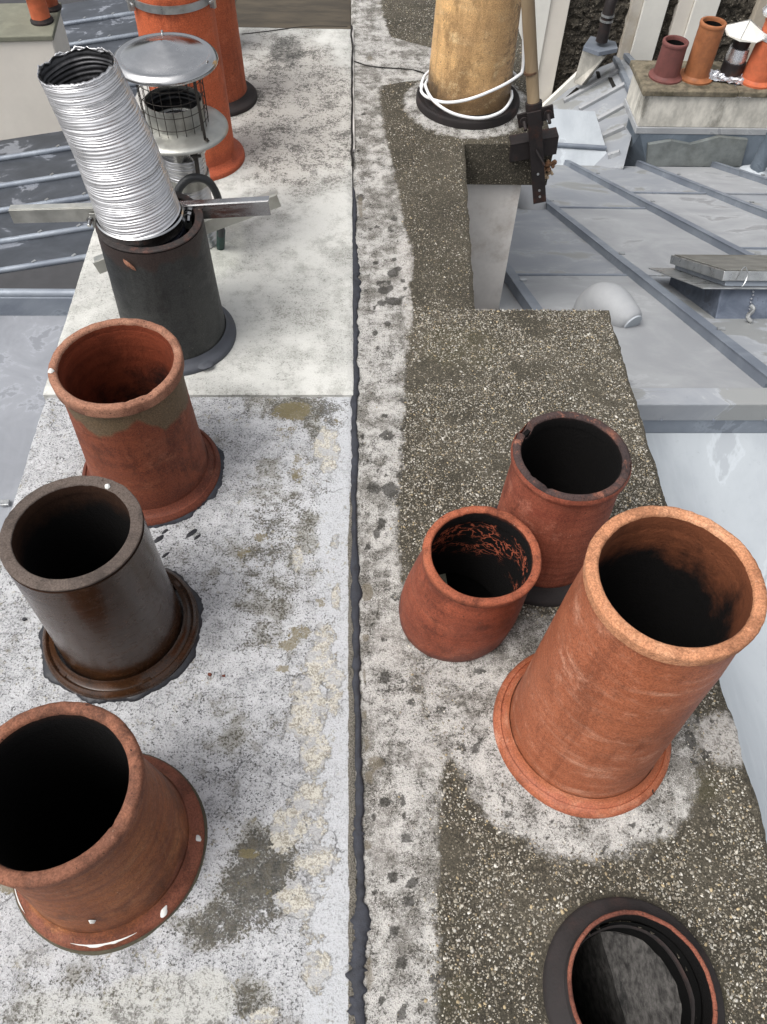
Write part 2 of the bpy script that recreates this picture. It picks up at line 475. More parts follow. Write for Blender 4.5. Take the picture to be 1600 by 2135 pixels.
def m_gravel():
    g = G('exposed gravel concrete', 0.88, 0, 0.3)
    (A, Bc, Cc), _ = g.attr('stain')
    (D1, D2, D3), _ = g.attr('patch')
    f1 = g.noise(230, 5, 0.75)
    f2 = g.noise(520, 3, 0.7)
    f5 = g.noise(75, 6, 0.75)
    f3 = g.noise(18, 8, 0.72)
    f4 = g.noise(3.5, 6, 0.65)
    rag = g.noise(26, 10, 0.78)
    S_ = lambda x, k: g.math('MULTIPLY', g.math('SUBTRACT', x, 0.5), k)
    sumv = lambda *q: q[0] if len(q) == 1 else g.math('ADD', q[0], sumv(*q[1:]))
    b = g.mix(g.step(sumv(f4, S_(f3, 0.6)), 0.38, 0.62), c(66, 62, 53), c(88, 83, 72))
    b = g.mix(g.step(sumv(f1, S_(f3, 0.5)), 0.46, 0.6, 0, 0.75), b, c(44, 41, 35))
    hs = None
    for sc, thr, k in ((330, 0.6, 0.5), (210, 0.66, 0.6), (135, 0.74, 0.7)):
        vv = g.map((1, 1, 1), (sc * .01, sc * .02, 0), vec=g.mix(0.004, g.o, g.noise(160, 2, 0.5, col=True)))
        vc = g.vor(sc, 'F1', vv, out='Color')
        vd = g.vor(sc, 'F1', vv)
        n = g.t.nodes.new('ShaderNodeSeparateColor'); g.t.links.new(vc, n.inputs[0])
        m = g.math('MULTIPLY', g.step(vd, 0.42, 0.30), g.step(n.outputs[0], thr, thr + 0.05))
        tint = g.mix(g.math('POWER', n.outputs[1], 1.6), c(92, 85, 72), c(182, 173, 154))
        b = g.mix(g.math('MULTIPLY', m, k), b, tint)
        hs = m if hs is None else g.math('MAXIMUM', hs, m)
    b = g.mix(g.step(sumv(f5, S_(f3, 0.8)), 0.52, 0.68, 0, 0.5), b, c(54, 50, 42))
    b = g.mix(g.step(sumv(D3, S_(f3, 0.9)), 0.35, 0.75, 0, 0.4), b, c(72, 68, 44))
    # cement paste: strip along the joint and collars round the pots
    w = g.step(sumv(A, S_(rag, 1.5), S_(f1, 0.5)), 0.38, 0.66)
    cem = g.mix(g.step(sumv(f3, S_(f4, 1.2)), 0.40, 0.62), c(172, 170, 166), c(126, 123, 117))
    cem = g.mix(g.step(sumv(f1, S_(f5, 0.45), S_(f3, 0.35)), 0.50, 0.58, 0, 0.85), cem, c(64, 61, 56))
    cem = g.mix(g.step(sumv(f2, S_(f3, -0.8)), 0.52, 0.60, 0, 0.75), cem, c(206, 203, 198))
    b = g.mix(w, b, cem)
    # white bloom
    w = g.step(sumv(Bc, S_(rag, 1.4), S_(f1, 1.5)), 0.5, 0.8)
    b = g.mix(g.math('MULTIPLY', w, 0.8), b, g.mix(g.step(sumv(f1, S_(f5, 0.7)), 0.48, 0.6, 0, 0.75), c(198, 194, 189), c(112, 108, 103)))
    # black lichen spots
    w = g.step(sumv(Cc, S_(f1, 0.9), S_(f5, 0.6)), 0.36, 0.66, 0, 0.8)
    b = g.mix(w, b, c(48, 46, 42))
    w = g.step(sumv(D1, S_(rag, 0.8)), 0.4, 0.6, 0, 0.7)
    b = g.mix(w, b, g.mix(f1, c(84, 74, 58), c(136, 128, 112)))
    h = sumv(f1, S_(f3, 1.2), S_(f5, 1.0), g.math('MULTIPLY', hs, 0.5))
    return g.done(b, 0.9, g.bump(h, 0.8, 0.004))


def m_pebble():
    g = G('pebbles in concrete', 0.7, 0, 0.4)
    _, col = g.attr('tint')
    f = g.noise(300, 4, 0.6)
    cc = g.mix(g.step(f, 0.45, 0.7, 0, 0.5), col, c(112, 104, 90))
    return g.done(cc, 0.72, g.bump(f, 0.3, 0.0008))


M = {}
M['left_slab'] = m_left_slab()
M['screed'] = m_screed()
M['gravel'] = m_gravel()
M['pebble'] = m_pebble()
M['render'] = plain('white lime render', c(214, 210, 205), 0.9, 0, 0.12, 9, 0.5, dirt=c(150, 135, 122), dirt_amt=0.55)
M['tar'] = plain('dark bitumen sealant', c(52, 54, 61), 0.75, 0, 0.4, 60, 1.0, dirt=c(26, 26, 29), dirt_amt=0.7)
M['tarblack'] = plain('black bitumen', c(36, 37, 42), 0.45, 0, 0.3, 40, 0.8)
M['black_in'] = plain('soot', (0.006, 0.006, 0.006, 1), 0.95, 0, 0.2, 40, 0.6, 0.1)  # soot black that also paints the shade deep in flues and liner
M['ledge'] = plain('sooty concrete ledge', c(140, 140, 124), 0.9, 0, 0.4, 60, 1.0, dirt=c(40, 40, 36), dirt_amt=0.8)
M['partition'] = plain('grey sooty partition', c(78, 76, 74), 0.95, 0, 0.7, 55, 1.0, dirt=c(26, 26, 26), dirt_amt=0.9, stretch=(2.5, 1, 1))
M['crack'] = plain('dark crack', c(30, 28, 26), 0.95, 0, 0.2, 40, 0.4)

ZC = (c(138, 144, 151), c(160, 166, 172), c(106, 111, 116))
M['zinc_r'] = zinc('weathered zinc sheet', c(145, 147, 150), c(160, 162, 164), c(136, 138, 141), 0.6, 0.7, 0.6, 0.1, (1, 1, 1), (9, 1.5, 1))
M['zinc_r2'] = zinc('weathered zinc sheet with stains', c(138, 142, 148), c(153, 156, 160), c(136, 137, 134), 0.6, 0.7, 0.54, 0.1, (1, 1, 1), (7, 1.2, 1), 3.0)
M['zinc_batten'] = zinc('zinc batten cover', c(112, 119, 130), c(134, 141, 150), c(100, 106, 116), 0.45, 0.5, 0.6, 0.3, (1, 1, 1), (3, 3, 3))
M['zinc_near'] = zinc('pale brushed zinc', c(156, 162, 168), c(170, 176, 181), c(150, 155, 161), 0.6, 0.5, 0.62, 0.05, (1.2, .5, 1), (90, 4, 1), 5.0)
M['zinc_left'] = zinc('dark wet zinc', c(58, 62, 68), c(72, 76, 83), c(130, 134, 142), 0.35, 0.85, 0.565, 0.2, (1.2, 1.8, 1), (2, 8, 2), 8.0)  # pale wet patches have their reflection painted into the colour
M['zinc_left_near'] = zinc('grey zinc with drying marks', c(122, 125, 131), c(136, 139, 145), c(112, 115, 121), 0.65, 0.7, 0.57, 0.05, (1, 1, 1), (8, 1, 1), 2.0)
M['zinc_dark'] = zinc('dark blue zinc', c(88, 98, 108), c(108, 118, 128), c(80, 88, 98), 0.5, 0.5, 0.6, 0.25, (1, 1, 1), (8, 8, 1), 4.0)  # darker, bluer zinc for the far apron and vent pipe
M['lead'] = zinc('dark lead flashing', c(78, 86, 100), c(104, 112, 126), c(66, 72, 84), 0.5, 0.6, 0.6, 0.2, (4, 4, 4), (12, 12, 2), 1.0)
M['galv'] = plain('galvanised steel', c(176, 178, 178), 0.35, 0.8, 0.2, 25, 0.2, dirt=c(120, 118, 112), dirt_amt=0.5)
M['stainless'] = plain('brushed stainless steel', c(190, 190, 190), 0.22, 1.0, 0.12, 10, 0.1, stretch=(1, 1, 6))
M['stainless_dull'] = plain('dull stainless steel', c(180, 180, 174), 0.4, 0.7, 0.2, 14, 0.2, dirt=c(120, 112, 98), dirt_amt=0.5)
M['alu'] = plain('aluminium flexible duct', c(214, 214, 216), 0.33, 0.7, 0.12, 14, 0.1, dirt=c(168, 166, 162), dirt_amt=0.5)
M['alu_in'] = plain('sooty aluminium', c(70, 70, 72), 0.4, 0.7, 0.5, 30, 0.3, dirt=c(18, 18, 18), dirt_amt=0.8)
M['foil'] = plain('crumpled foil', c(225, 226, 230), 0.25, 0.85, 0.1, 40, 0.9)
M['black_metal'] = plain('black painted steel', c(38, 33, 33), 0.6, 0.2, 0.3, 30, 0.5, dirt=c(86, 50, 34), dirt_amt=0.5)
M['wire'] = plain('dark wire', c(72, 68, 64), 0.5, 0.5, 0.2, 30, 0.1)
M['rubber'] = plain('dark grey conduit', c(52, 54, 56), 0.5, 0, 0.15, 30, 0.1)
M['green'] = plain('green plastic end', c(34, 62, 58), 0.5, 0, 0.2, 30, 0.1)
M['white_cable'] = plain('white plastic cable', c(228, 229, 230), 0.4, 0, 0.04, 30, 0.05)
M['wood'] = plain('weathered tan pole', c(150, 132, 106), 0.6, 0, 0.25, 14, 0.3, stretch=(1, 1, 0.12), dirt=c(110, 92, 70), dirt_amt=0.6)
M['wood_ring'] = plain('brown joint of the pole', c(84, 62, 46), 0.6, 0, 0.2, 30, 0.2)
M['rust'] = plain('rusty aggregate lump', c(106, 76, 54), 0.9, 0, 0.5, 40, 1.0, dirt=c(196, 178, 150), dirt_amt=0.7)
M['paint_white'] = plain('white splash', c(206, 206, 202), 0.6, 0, 0.06, 40, 0.3)
M['lid'] = plain('mossy grey lid', c(112, 111, 106), 0.8, 0, 0.3, 14, 0.5, dirt=c(88, 84, 74), dirt_amt=0.7)
M['far_slab'] = plain('mossy concrete slab', c(112, 104, 88), 0.9, 0, 0.5, 16, 1.0, dirt=c(58, 54, 40), dirt_amt=0.85)
M['far_slab_l'] = plain('grey green concrete slab', c(118, 118, 104), 0.9, 0, 0.2, 6, 0.8, dirt=c(96, 98, 84), dirt_amt=0.6)
M['stained'] = plain('stained white render', c(196, 192, 182), 0.9, 0, 0.3, 9, 0.6, dirt=c(96, 94, 86), dirt_amt=0.85, stretch=(1, 1, 0.5))
M['wetcement'] = plain('wet cement patch', c(112, 117, 116), 0.6, 0, 0.35, 5, 0.5, dirt=c(82, 84, 80), dirt_amt=0.7)
M['wall_white'] = plain('off-white painted wall', c(222, 220, 212), 0.85, 0, 0.06, 3, 0.3)
M['wall_cream'] = plain('cream painted wall', c(214, 208, 198), 0.85, 0, 0.05, 3, 0.3)
M['wall_beige'] = plain('stained beige wall', c(182, 172, 156), 0.85, 0, 0.15, 4, 0.3, dirt=c(206, 202, 194), dirt_amt=0.6)


def m_rubble():
    g = G('dark rubble wall', 0.85, 0, 0.3)
    v = g.map((1, 1, 1.6), (0, 0, 0), (0, 0.5, 0))
    n1 = g.noise(16, 8, 0.7, v, 0.6)
    n2 = g.noise(45, 6, 0.7, v)
    col = g.mix(g.step(n1, 0.35, 0.6), c(54, 50, 45), c(92, 86, 76))
    col = g.mix(g.step(n2, 0.56, 0.66, 0, 0.9), col, c(186, 178, 162))
    col = g.mix(g.step(g.noise(5, 5), 0.55, 0.7, 0, 0.5), col, c(40, 40, 36))
    return g.done(col, 0.85, g.bump(g.math('ADD', n1, g.math('MULTIPLY', n2, 0.6)), 1.0, 0.06))


M['rubble'] = m_rubble()

M['pot_leftorange'] = clay('brown-red terracotta with grey stain', c(134, 74, 50), c(104, 54, 38), c(156, 102, 76), 0.62, 0.3, 0, 0.45, 0.5, 0.6,
                           foot=c(96, 54, 42), seed=1.0, top_col=c(98, 86, 66), top_h=0.262)
M['rim_leftorange'] = clay('worn terracotta rim', c(152, 110, 90), c(116, 76, 60), c(176, 142, 120), 0.85, 0.3, 0, 0.6, 0.6, 0.2, seed=2.0, speck=0.9, bmp=1.8)
M['pot_brown'] = clay('brown salt glaze', c(56, 35, 20), c(42, 28, 18), c(92, 56, 26), 0.22, 0.4, 0.12, 0.5, 0.5, 0.3, seed=3.0, speck=0.1, bmp=0.12, smut=0.2)
M['rim_brown'] = clay('unglazed grey rim', c(92, 82, 76), c(70, 62, 58), c(116, 106, 98), 0.85, 0.3, 0, 0.4, 0.5, 0.1, seed=4.0, speck=0.8)
M['pot_botleft'] = clay('ochre-brown terracotta', c(136, 82, 48), c(100, 54, 34), c(166, 118, 78), 0.58, 0.3, 0, 0.55, 0.5, 0.7, foot=c(116, 70, 56), seed=5.0, foot_h=0.035)
M['rim_botleft'] = clay('sooty terracotta rim', c(138, 92, 72), c(92, 62, 50), c(176, 122, 94), 0.85, 0.3, 0, 0.5, 0.8, 0.1, seed=6.0, speck=1.0, bmp=1.8)
M['pot_tall'] = clay('pale dusty terracotta', c(160, 95, 66), c(136, 74, 48), c(190, 142, 118), 0.58, 0.35, 0, 0.9, 0.5, 0.45, foot=c(156, 90, 66), seed=7.0, speck=0.4, foot_h=0.02, smut=0.25)
M['rim_tall'] = clay('sandy terracotta rim', c(188, 134, 100), c(164, 108, 78), c(208, 168, 138), 0.85, 0.3, 0, 0.7, 0.5, 0.1, seed=8.0, speck=0.6, bmp=2.0)
M['pot_small'] = clay('red terracotta with soot marks', c(144, 76, 54), c(104, 52, 38), c(166, 104, 80), 0.55, 0.3, 0, 0.4, 0.5, 0.5, foot=c(92, 50, 42), seed=9.0, speck=0.6, foot_h=0.04)
M['rim_small'] = clay('rough red rim', c(162, 92, 66), c(112, 60, 44), c(190, 128, 100), 0.85, 0.3, 0, 0.6, 0.6, 0.1, seed=10.0, speck=1.0, bmp=2.0)
M['pot_rearR'] = clay('dusty pink terracotta', c(148, 84, 64), c(118, 60, 46), c(176, 120, 98), 0.7, 0.3, 0, 0.6, 0.4, 0.7, seed=11.0, speck=0.7)
M['rim_low'] = clay('dull thin rim edge', c(128, 76, 60), c(84, 52, 44), c(164, 110, 90), 0.85, 0.3, 0, 0.5, 0.7, 0.1, seed=20.0, speck=1.0, bmp=1.5)
M['rim_rearR'] = clay('sooty chipped rim', c(70, 56, 54), c(44, 40, 42), c(204, 128, 98), 0.9, 0.3, 0, 0.7, 0.7, 0.1, seed=12.0, speck=1.0)
M['grey_paint'] = clay('dark grey painted clay', c(54, 56, 55), c(38, 40, 42), c(72, 72, 70), 0.5, 0.4, 0, 0.4, 0.6, 0.2, seed=13.0, speck=0.4, top_col=c(52, 42, 39), top_h=0.30)
M['rim_greypaint'] = clay('worn grey paint on clay', c(50, 46, 45), c(44, 40, 40), c(122, 72, 56), 0.7, 0.3, 0, 0.6, 0.4, 0.1, seed=14.0, speck=0.5)
M['grey_flange'] = plain('slate grey painted flange', c(72, 75, 82), 0.6, 0, 0.15, 30, 0.4)
M['dark_flange'] = plain('dark sooted flange', c(42, 38, 38), 0.85, 0, 0.35, 24, 0.9, dirt=c(74, 52, 46), dirt_amt=0.5)
M['pot_orange'] = clay('bright orange terracotta', c(190, 98, 62), c(172, 82, 50), c(204, 120, 84), 0.6, 0.35, 0, 0.3, 0.4, 0.4, foot=c(128, 66, 48), seed=15.0, speck=0.3, foot_h=0.05)
M['pot_second'] = clay('brown-orange terracotta', c(172, 92, 60), c(138, 72, 52), c(190, 112, 80), 0.65, 0.3, 0, 0.4, 0.5, 0.4, foot=c(112, 68, 52), seed=16.0, speck=0.8, foot_h=0.05)
M['pot_cream'] = clay('cream glazed stoneware', c(222, 182, 128), c(172, 138, 98), c(236, 208, 164), 0.5, 0.4, 0.1, 0.7, 0.5, 0.35, foot=c(40, 34, 30), seed=17.0, speck=1.0, foot_h=0.13, side=(0.97, -0.24, 0.115))
M['pot_maroon'] = plain('maroon clay', c(104, 62, 58), 0.7, 0, 0.2, 14, 0.3)
M['pot_tan'] = plain('tan brown clay', c(146, 92, 58), 0.65, 0, 0.25, 14, 0.3)
M['pot_far_orange'] = plain('orange clay', c(186, 98, 64), 0.65, 0, 0.2, 14, 0.3)

M['in_leftorange'] = soot('inside, lightly sooted clay', c(120, 58, 38), 0.35, 0.26, seed=1)  # clay blackened with depth, shade painted into the colour
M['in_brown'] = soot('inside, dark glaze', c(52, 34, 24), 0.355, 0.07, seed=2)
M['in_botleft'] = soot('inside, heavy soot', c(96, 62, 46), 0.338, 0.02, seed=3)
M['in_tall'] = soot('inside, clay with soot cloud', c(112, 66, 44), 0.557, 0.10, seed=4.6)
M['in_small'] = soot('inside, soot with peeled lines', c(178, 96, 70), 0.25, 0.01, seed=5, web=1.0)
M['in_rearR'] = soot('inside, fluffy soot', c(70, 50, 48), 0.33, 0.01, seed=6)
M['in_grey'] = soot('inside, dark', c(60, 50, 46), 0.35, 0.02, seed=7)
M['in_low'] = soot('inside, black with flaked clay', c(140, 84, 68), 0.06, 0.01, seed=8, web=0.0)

# ------------------------------------------------------------------ ground far below
mb = MB()
mb.add([(-300, -300, -18), (300, -300, -18), (300, 300, -18), (-300, 300, -18)], [(0, 1, 2, 3)])
tag(mb.build('ground', plain('street asphalt', c(64, 64, 66), 0.9, 0, 0.2, 2, 0.4)), kind='structure')


# ------------------------------------------------------------------ chimney slabs (grids with real relief)
def interp(pts):
    xs = [p[0] for p in pts]
    ys = [p[1] for p in pts]
    return lambda y: np.interp(y, xs, ys)


def blob(X, Y, bl):
    out = np.zeros_like(X)
    for (x, y, rx, ry), s in bl:
        d = np.sqrt(((X - x) / rx) ** 2 + ((Y - y) / ry) ** 2)
        out = np.maximum(out, s * np.clip((1.35 - d) / 0.7, 0, 1))
    return out


def slab(name, x0f, x1f, y0, y1, ztop, thick, mat, parent, holes=(), paint=None, res=0.009, rough=0.0012, wob=0.003, seed=0, extra=None):
    ny = int((y1 - y0) / res) + 1
    xm0, xm1 = float(np.mean([x0f(y0), x0f(y1)])), float(np.mean([x1f(y0), x1f(y1)]))
    nx = int((xm1 - xm0) / res) + 1
    ys = np.linspace(y0, y1, ny)
    us = np.linspace(0, 1, nx)
    Yg, U = np.meshgrid(ys, us, indexing='ij')
    e0 = np.array([noise.noise(Vector((seed, y * 14, 0))) + 0.5 * noise.noise(Vector((seed, y * 60, 3))) for y in ys]) * wob
    e1 = np.array([noise.noise(Vector((seed + 9, y * 14, 0))) + 0.5 * noise.noise(Vector((seed + 9, y * 60, 3))) for y in ys]) * wob
    X0 = (x0f(ys) + e0)[:, None]
    X1 = (x1f(ys) + e1)[:, None]
    Xg = X0 + (X1 - X0) * U
    Zg = np.full_like(Xg, ztop)
    r = np.array([noise.noise(Vector((x * 9, y * 9, seed))) * 1.4 + noise.noise(Vector((x * 40, y * 40, seed))) * 0.6
                  for x, y in zip(Xg.ravel(), Yg.ravel())]).reshape(Xg.shape)
    Zg += r * rough
    if extra: Zg += extra(Xg, Yg)
    dx = np.minimum(Xg - X0, X1 - Xg)
    dy = np.minimum(Yg - y0, y1 - Yg)
    de = np.minimum(dx, dy)
    Zg -= 0.004 * np.clip(1 - de / 0.008, 0, 1) ** 2
    V = np.stack([Xg, Yg, Zg], -1).reshape(-1, 3)
    idx = np.arange(ny * nx).reshape(ny, nx)
    q = np.stack([idx[:-1, :-1], idx[:-1, 1:], idx[1:, 1:], idx[1:, :-1]], -1).reshape(-1, 4)
    cx = V[q][:, :, 0].mean(1)
    cy = V[q][:, :, 1].mean(1)
    keep = np.ones(len(q), bool)
    for hf in holes: keep &= ~hf(cx, cy)
    q = q[keep]
    loop = list(idx[0, :]) + list(idx[1:, -1]) + list(idx[-1, :-1][::-1]) + list(idx[1:-1, 0][::-1])
    n0 = len(V)
    low = V[loop].copy()
    low[:, 2] = ztop - thick
    V = np.vstack([V, low])
    m = len(loop)
    sk = [(loop[i], n0 + i, n0 + (i + 1) % m, loop[(i + 1) % m]) for i in range(m)]
    faces = [tuple(int(a) for a in f) for f in q] + [tuple(int(a) for a in f) for f in sk]
    o = mk(name, V.tolist(), faces, mat, parent, True, None, 50)
    if paint:
        XX, YY = V[:, 0], V[:, 1]
        for an, chans in paint.items():
            at = o.data.color_attributes.new(an, 'FLOAT_COLOR', 'POINT')
            buf = np.ones((len(V), 4), np.float32)
            for k in range(3):
                ch = chans[k] if k < len(chans) else None
                buf[:, k] = 0 if ch is None else (ch(XX, YY) if callable(ch) else blob(XX, YY, ch))
            at.data.foreach_set('color', buf.ravel())
    return o


const = lambda v: (lambda y: np.full_like(np.asarray(y, float), v) if np.ndim(y) else v)


def hole(x, y, r): return lambda X, Y: (X - x) ** 2 + (Y - y) ** 2 < r * r


# pots that open into the stacks: x, y, flue radius
LEFT_FLUES = [(-0.468, 1.165, 0.109), (-0.470, 0.757, 0.0955), (-0.422, 0.340, 0.107), (-0.465, 1.617, 0.102), (-0.500, 2.48, 0.093),
              (-0.485, 2.87, 0.087), (-0.450, 2.02, 0.036)]
lh = [hole(x, y, r + 0.011) for x, y, r in LEFT_FLUES]

stackL = empty('chimney_stack', (0, 0, 0), 'long left chimney stack with flaking grey-white cement top, under the row of mixed pots', 'chimney stack')
YJ = 1.405        # where the raised screed begins


def near(x, w):   # soft strip to the right of x
    return lambda X, Y: np.clip((X - x) / w + 0.5, 0, 1)


stain = [((-0.1761,0.9411,0.078,0.2379), .55), ((-0.1381,1.0305,0.0537,0.0926), .6), ((-0.198,0.7994,0.0594,0.1242), .5), ((-0.1643,0.2842,0.0647,0.0827), 1.0), ((-0.2299,0.213,0.0547,0.0352), .95),
         ((-0.1347,0.3373,0.0497,0.0394), .8), ((-0.1279,1.3683,0.1075,0.0523), .85), ((-0.0792,1.3199,0.0472,0.0635), .7), ((-0.227,0.5535,0.0631,0.0562), .35), ((-0.1091,1.1399,0.0668,0.0852), .35),
         ((-0.2766,0.9053,0.0409,0.0727), .3), ((-0.4083,0.1297,0.0968,0.0389), .35), ((-0.1639,0.1076,0.0336,0.0256), .8), ((-0.461,0.0992,0.0879,0.0252), .4), ((-0.1217,0.8797,0.0715,0.0717), .35),
         ((-0.0483,0.7315,0.0291,0.0538), .3), ((-0.1302,0.6094,0.0185,0.0589), .35), ((-0.3337,0.1279,0.0448,0.0389), .3)]
peel = [((-0.0626,1.2348,0.0322,0.0754), .95), ((-0.0395,0.8318,0.0101,0.0347), .8), ((-0.0669,0.6893,0.0306,0.0731), .85), ((-0.0923,0.5797,0.0412,0.072), .95), ((-0.0767,0.5049,0.0267,0.0453), .85),
        ((-0.0824,0.3927,0.0357,0.062), .85), ((-0.1192,0.3608,0.0293,0.0362), .85), ((-0.0717,0.305,0.0369,0.0345), .8), ((-0.0944,0.253,0.0384,0.033), .75), ((-0.0638,0.141,0.0244,0.0331), .8),
        ((-0.0729,0.1955,0.0234,0.0174), .5), ((-0.0469,0.618,0.0205,0.0594), .7), ((-0.1233,0.9221,0.0104,0.0492), .7), ((-0.0407,0.965,0.0105,0.0254), .6), ((-0.1365,0.0848,0.0443,0.0125), .5)]
moss = [((-0.1515,1.3602,0.0595,0.0357), .8), ((-0.2045,0.9792,0.019,0.0153), .7), ((-0.228,0.9416,0.0228,0.0124), .6), ((-0.1118,0.7431,0.0292,0.0195), .75), ((-0.1349,0.7166,0.025,0.0149), .7),
        ((-0.1832,0.3227,0.0214,0.0109), .75), ((-0.196,0.2774,0.0129,0.0075), .6), ((-0.1464,0.2542,0.0128,0.022), .55), ((-0.0714,0.8149,0.012,0.0206), .7), ((-0.218,0.4984,0.0106,0.009), .5),
        ((-0.2478,0.9294,0.0103,0.0246), .6), ((-0.1325,1.1687,0.0202,0.0578), .55), ((-0.1602,1.2887,0.0303,0.028), .6), ((-0.032,1.3199,0.0236,0.0222), .5), ((-0.2406,1.4519,0.0366,0.0274), .4),
        ((-0.142,0.6646,0.0151,0.0102), .7), ((-0.2278,0.363,0.0117,0.0112), .5), ((-0.5778,0.2782,0.0237,0.0148), .7)]
cool = lambda X, Y: np.clip((X + 0.085) / 0.05 + 0.5, 0, 1) * 0.8
clean = [((-0.3068,0.0954,0.1178,0.0567), .9), ((-0.461,0.0992,0.1098,0.0378), .6), ((-0.2344,0.1062,0.0446,0.051), .9), ((-0.5216,0.1718,0.0529,0.0202), .5)]
edgest = lambda X, Y: np.clip((X + 0.013 + np.clip((Y - 1.2) / 3, 0, 1) * 0.05) / 0.008 + 0.5, 0, 1) * np.clip((1.25 - Y) / 0.3, 0.35, 1)

slab('cap_slab', interp([(-0.7, -0.765), (3.4, -0.77)]), const(0.0006), -0.7, YJ + 0.05, 0.0, 0.13, M['left_slab'], stackL,
     lh, {'stain': (stain, peel, moss), 'patch': (cool, clean, edgest)}, seed=1)
sc_stain = [((-0.2502,3.2391,0.0777,0.134), .95), ((-0.3035,2.947,0.1395,0.3171), .4), ((-0.1888,2.6836,0.1491,0.2528), .45), ((-0.321,2.4417,0.0938,0.1132), .35), ((-0.1238,2.4033,0.0187,0.0223), .9), ((-0.0703,2.5042,0.048,0.1754), .3)]
sc_old = [((-0.2106,2.8127,0.2211,0.5732), .9), ((-0.3186,3.2055,0.11,0.2336), .6), ((-0.0565,2.7508,0.1013,0.4923), .7)]
sc_new = [((-0.432,2.0062,0.1236,0.1703), .9)]
mound = lambda X, Y: 0.010 * np.clip(1.25 - np.hypot(X + 0.45, Y - 2.02) / 0.14, 0, 1) ** 0.7
slab('raised_screed', const(-0.772), const(0.0004), YJ, 3.44, 0.012, 0.14, M['screed'], stackL,
     lh, {'stain': (sc_stain, sc_old, sc_new)}, seed=2, rough=0.0010, wob=0.002, extra=mound)
# far low slab beyond the screed
M['wet_slab'] = plain('dark damp slab', c(72, 65, 54), 0.75, 0, 0.4, 7, 0.5, dirt=c(48, 44, 38), dirt_amt=0.7, stretch=(0.6, 2, 1))
mb = MB(); mb.box(-0.50, 0.0, 3.45, 5.4, -0.17, -0.035)
mb.build('far_cap_slab', M['wet_slab'], stackL, smooth=False, bevel=0.004)
mb = MB(); mb.box(-0.535, -0.503, 3.445, 5.4, -0.6, -0.02)
mb.build('render_edge', M['render'], stackL, smooth=False, bevel=0.004)
mb = MB()       # hollow render walls under the slab


def walls(mb, x0, x1, y0, y1, z0, z1):
    for a, b in (((x0, y0), (x1, y0)), ((x1, y0), (x1, y1)), ((x1, y1), (x0, y1)), ((x0, y1), (x0, y0))):
        mb.add([(a[0], a[1], z0), (b[0], b[1], z0), (b[0], b[1], z1), (a[0], a[1], z1)], [(0, 1, 2, 3)])


walls(mb, -0.735, -0.004, -0.66, 3.42, -12, -0.125)
mb.build('stack_wall', M['render'], stackL, smooth=False)

# ------- right stack
stackR = empty('chimney_stack', (0, 0, 0), 'right chimney stack topped with dark exposed gravel concrete and grey cement patches', 'chimney stack')
RIGHT_FLUES = [(0.430, 0.535, 0.101), (0.408, 0.940, 0.095), (0.420, 2.87, 0.118)]
rh = [hole(x, y, r + 0.011) for x, y, r in RIGHT_FLUES]
small_c = (0.205, 0.785)
rh.append(hole(0.205, 0.785, 0.100))
low_c = (0.436, 0.099)
rh.append(hole(0.436, 0.099, 0.104))
strip_x = interp([(-0.7, .125), (0.07, .125), (0.25, .135), (0.38, .15), (0.5, .17), (0.62, .12), (0.75, .11), (0.9, .10), (1.05, .10), (1.2, .115), (1.35, .125),
                  (1.5, .135), (1.7, .155), (1.9, .165), (2.1, .165), (2.3, .15), (2.5, .13), (2.7, .115), (2.9, .105), (3.0, .11), (3.1, .4), (3.25, .42),
                  (3.4, .16), (3.6, .13), (5, .12)])


def ring(X, Y, x, y, r, w): return np.clip((r - np.hypot(X - x, Y - y)) / w + 0.5, 0, 1)


def cem(X, Y):
    a = np.clip((strip_x(Y) - X) / 0.05 + 0.5, 0, 1)
    a = np.maximum(a, 0.95 * ring(X, Y, 0.415, 0.54, 0.245, 0.07))
    a = np.maximum(a, 0.8 * ring(X, Y, 0.25, 0.60, 0.15, 0.10))
    a = np.maximum(a, 0.9 * ring(X, Y, 0.42, 2.87, 0.235, 0.06))
    a = np.maximum(a, 0.55 * ring(X, Y, 0.18, 0.66, 0.13, 0.08))
    return a


bloom = [((0.1556,1.9667,0.0312,0.1366), .8), ((0.1531,1.7517,0.0188,0.1222), .8), ((0.1294,1.8346,0.0411,0.0637), .6), ((0.1452,1.6334,0.013,0.1146), .6), ((0.1498,2.1821,0.018,0.1011), .5), ((0.7007,0.51,0.0554,0.0575), 1.0),
         ((0.0783,0.7298,0.0488,0.0864), .6), ((0.0987,0.8774,0.0309,0.108), .5), ((0.0585,1.139,0.0336,0.0855), .45), ((0.0451,0.5584,0.0274,0.0569), .5), ((0.1754,0.5851,0.065,0.0388), .4), ((0.0482,0.3336,0.0334,0.071), .65),
         ((0.1323,0.4833,0.0534,0.0358), .6), ((0.0601,0.1924,0.0471,0.0418), .5), ((0.3658,0.3192,0.0757,0.0236), .4), ((0.4634,0.3411,0.0682,0.0321), .5), ((0.0874,0.1046,0.0377,0.0386), .45),
         ((0.0873,1.3518,0.0359,0.0812), .45), ((0.6131,0.4569,0.027,0.0532), .5), ((0.0229,0.9772,0.0212,0.0769), .5), ((0.2332,0.4203,0.0436,0.0341), .4), ((0.1055,1.1968,0.0343,0.0591), .5), ((0.288,0.674,0.0386,0.0208), .5)]
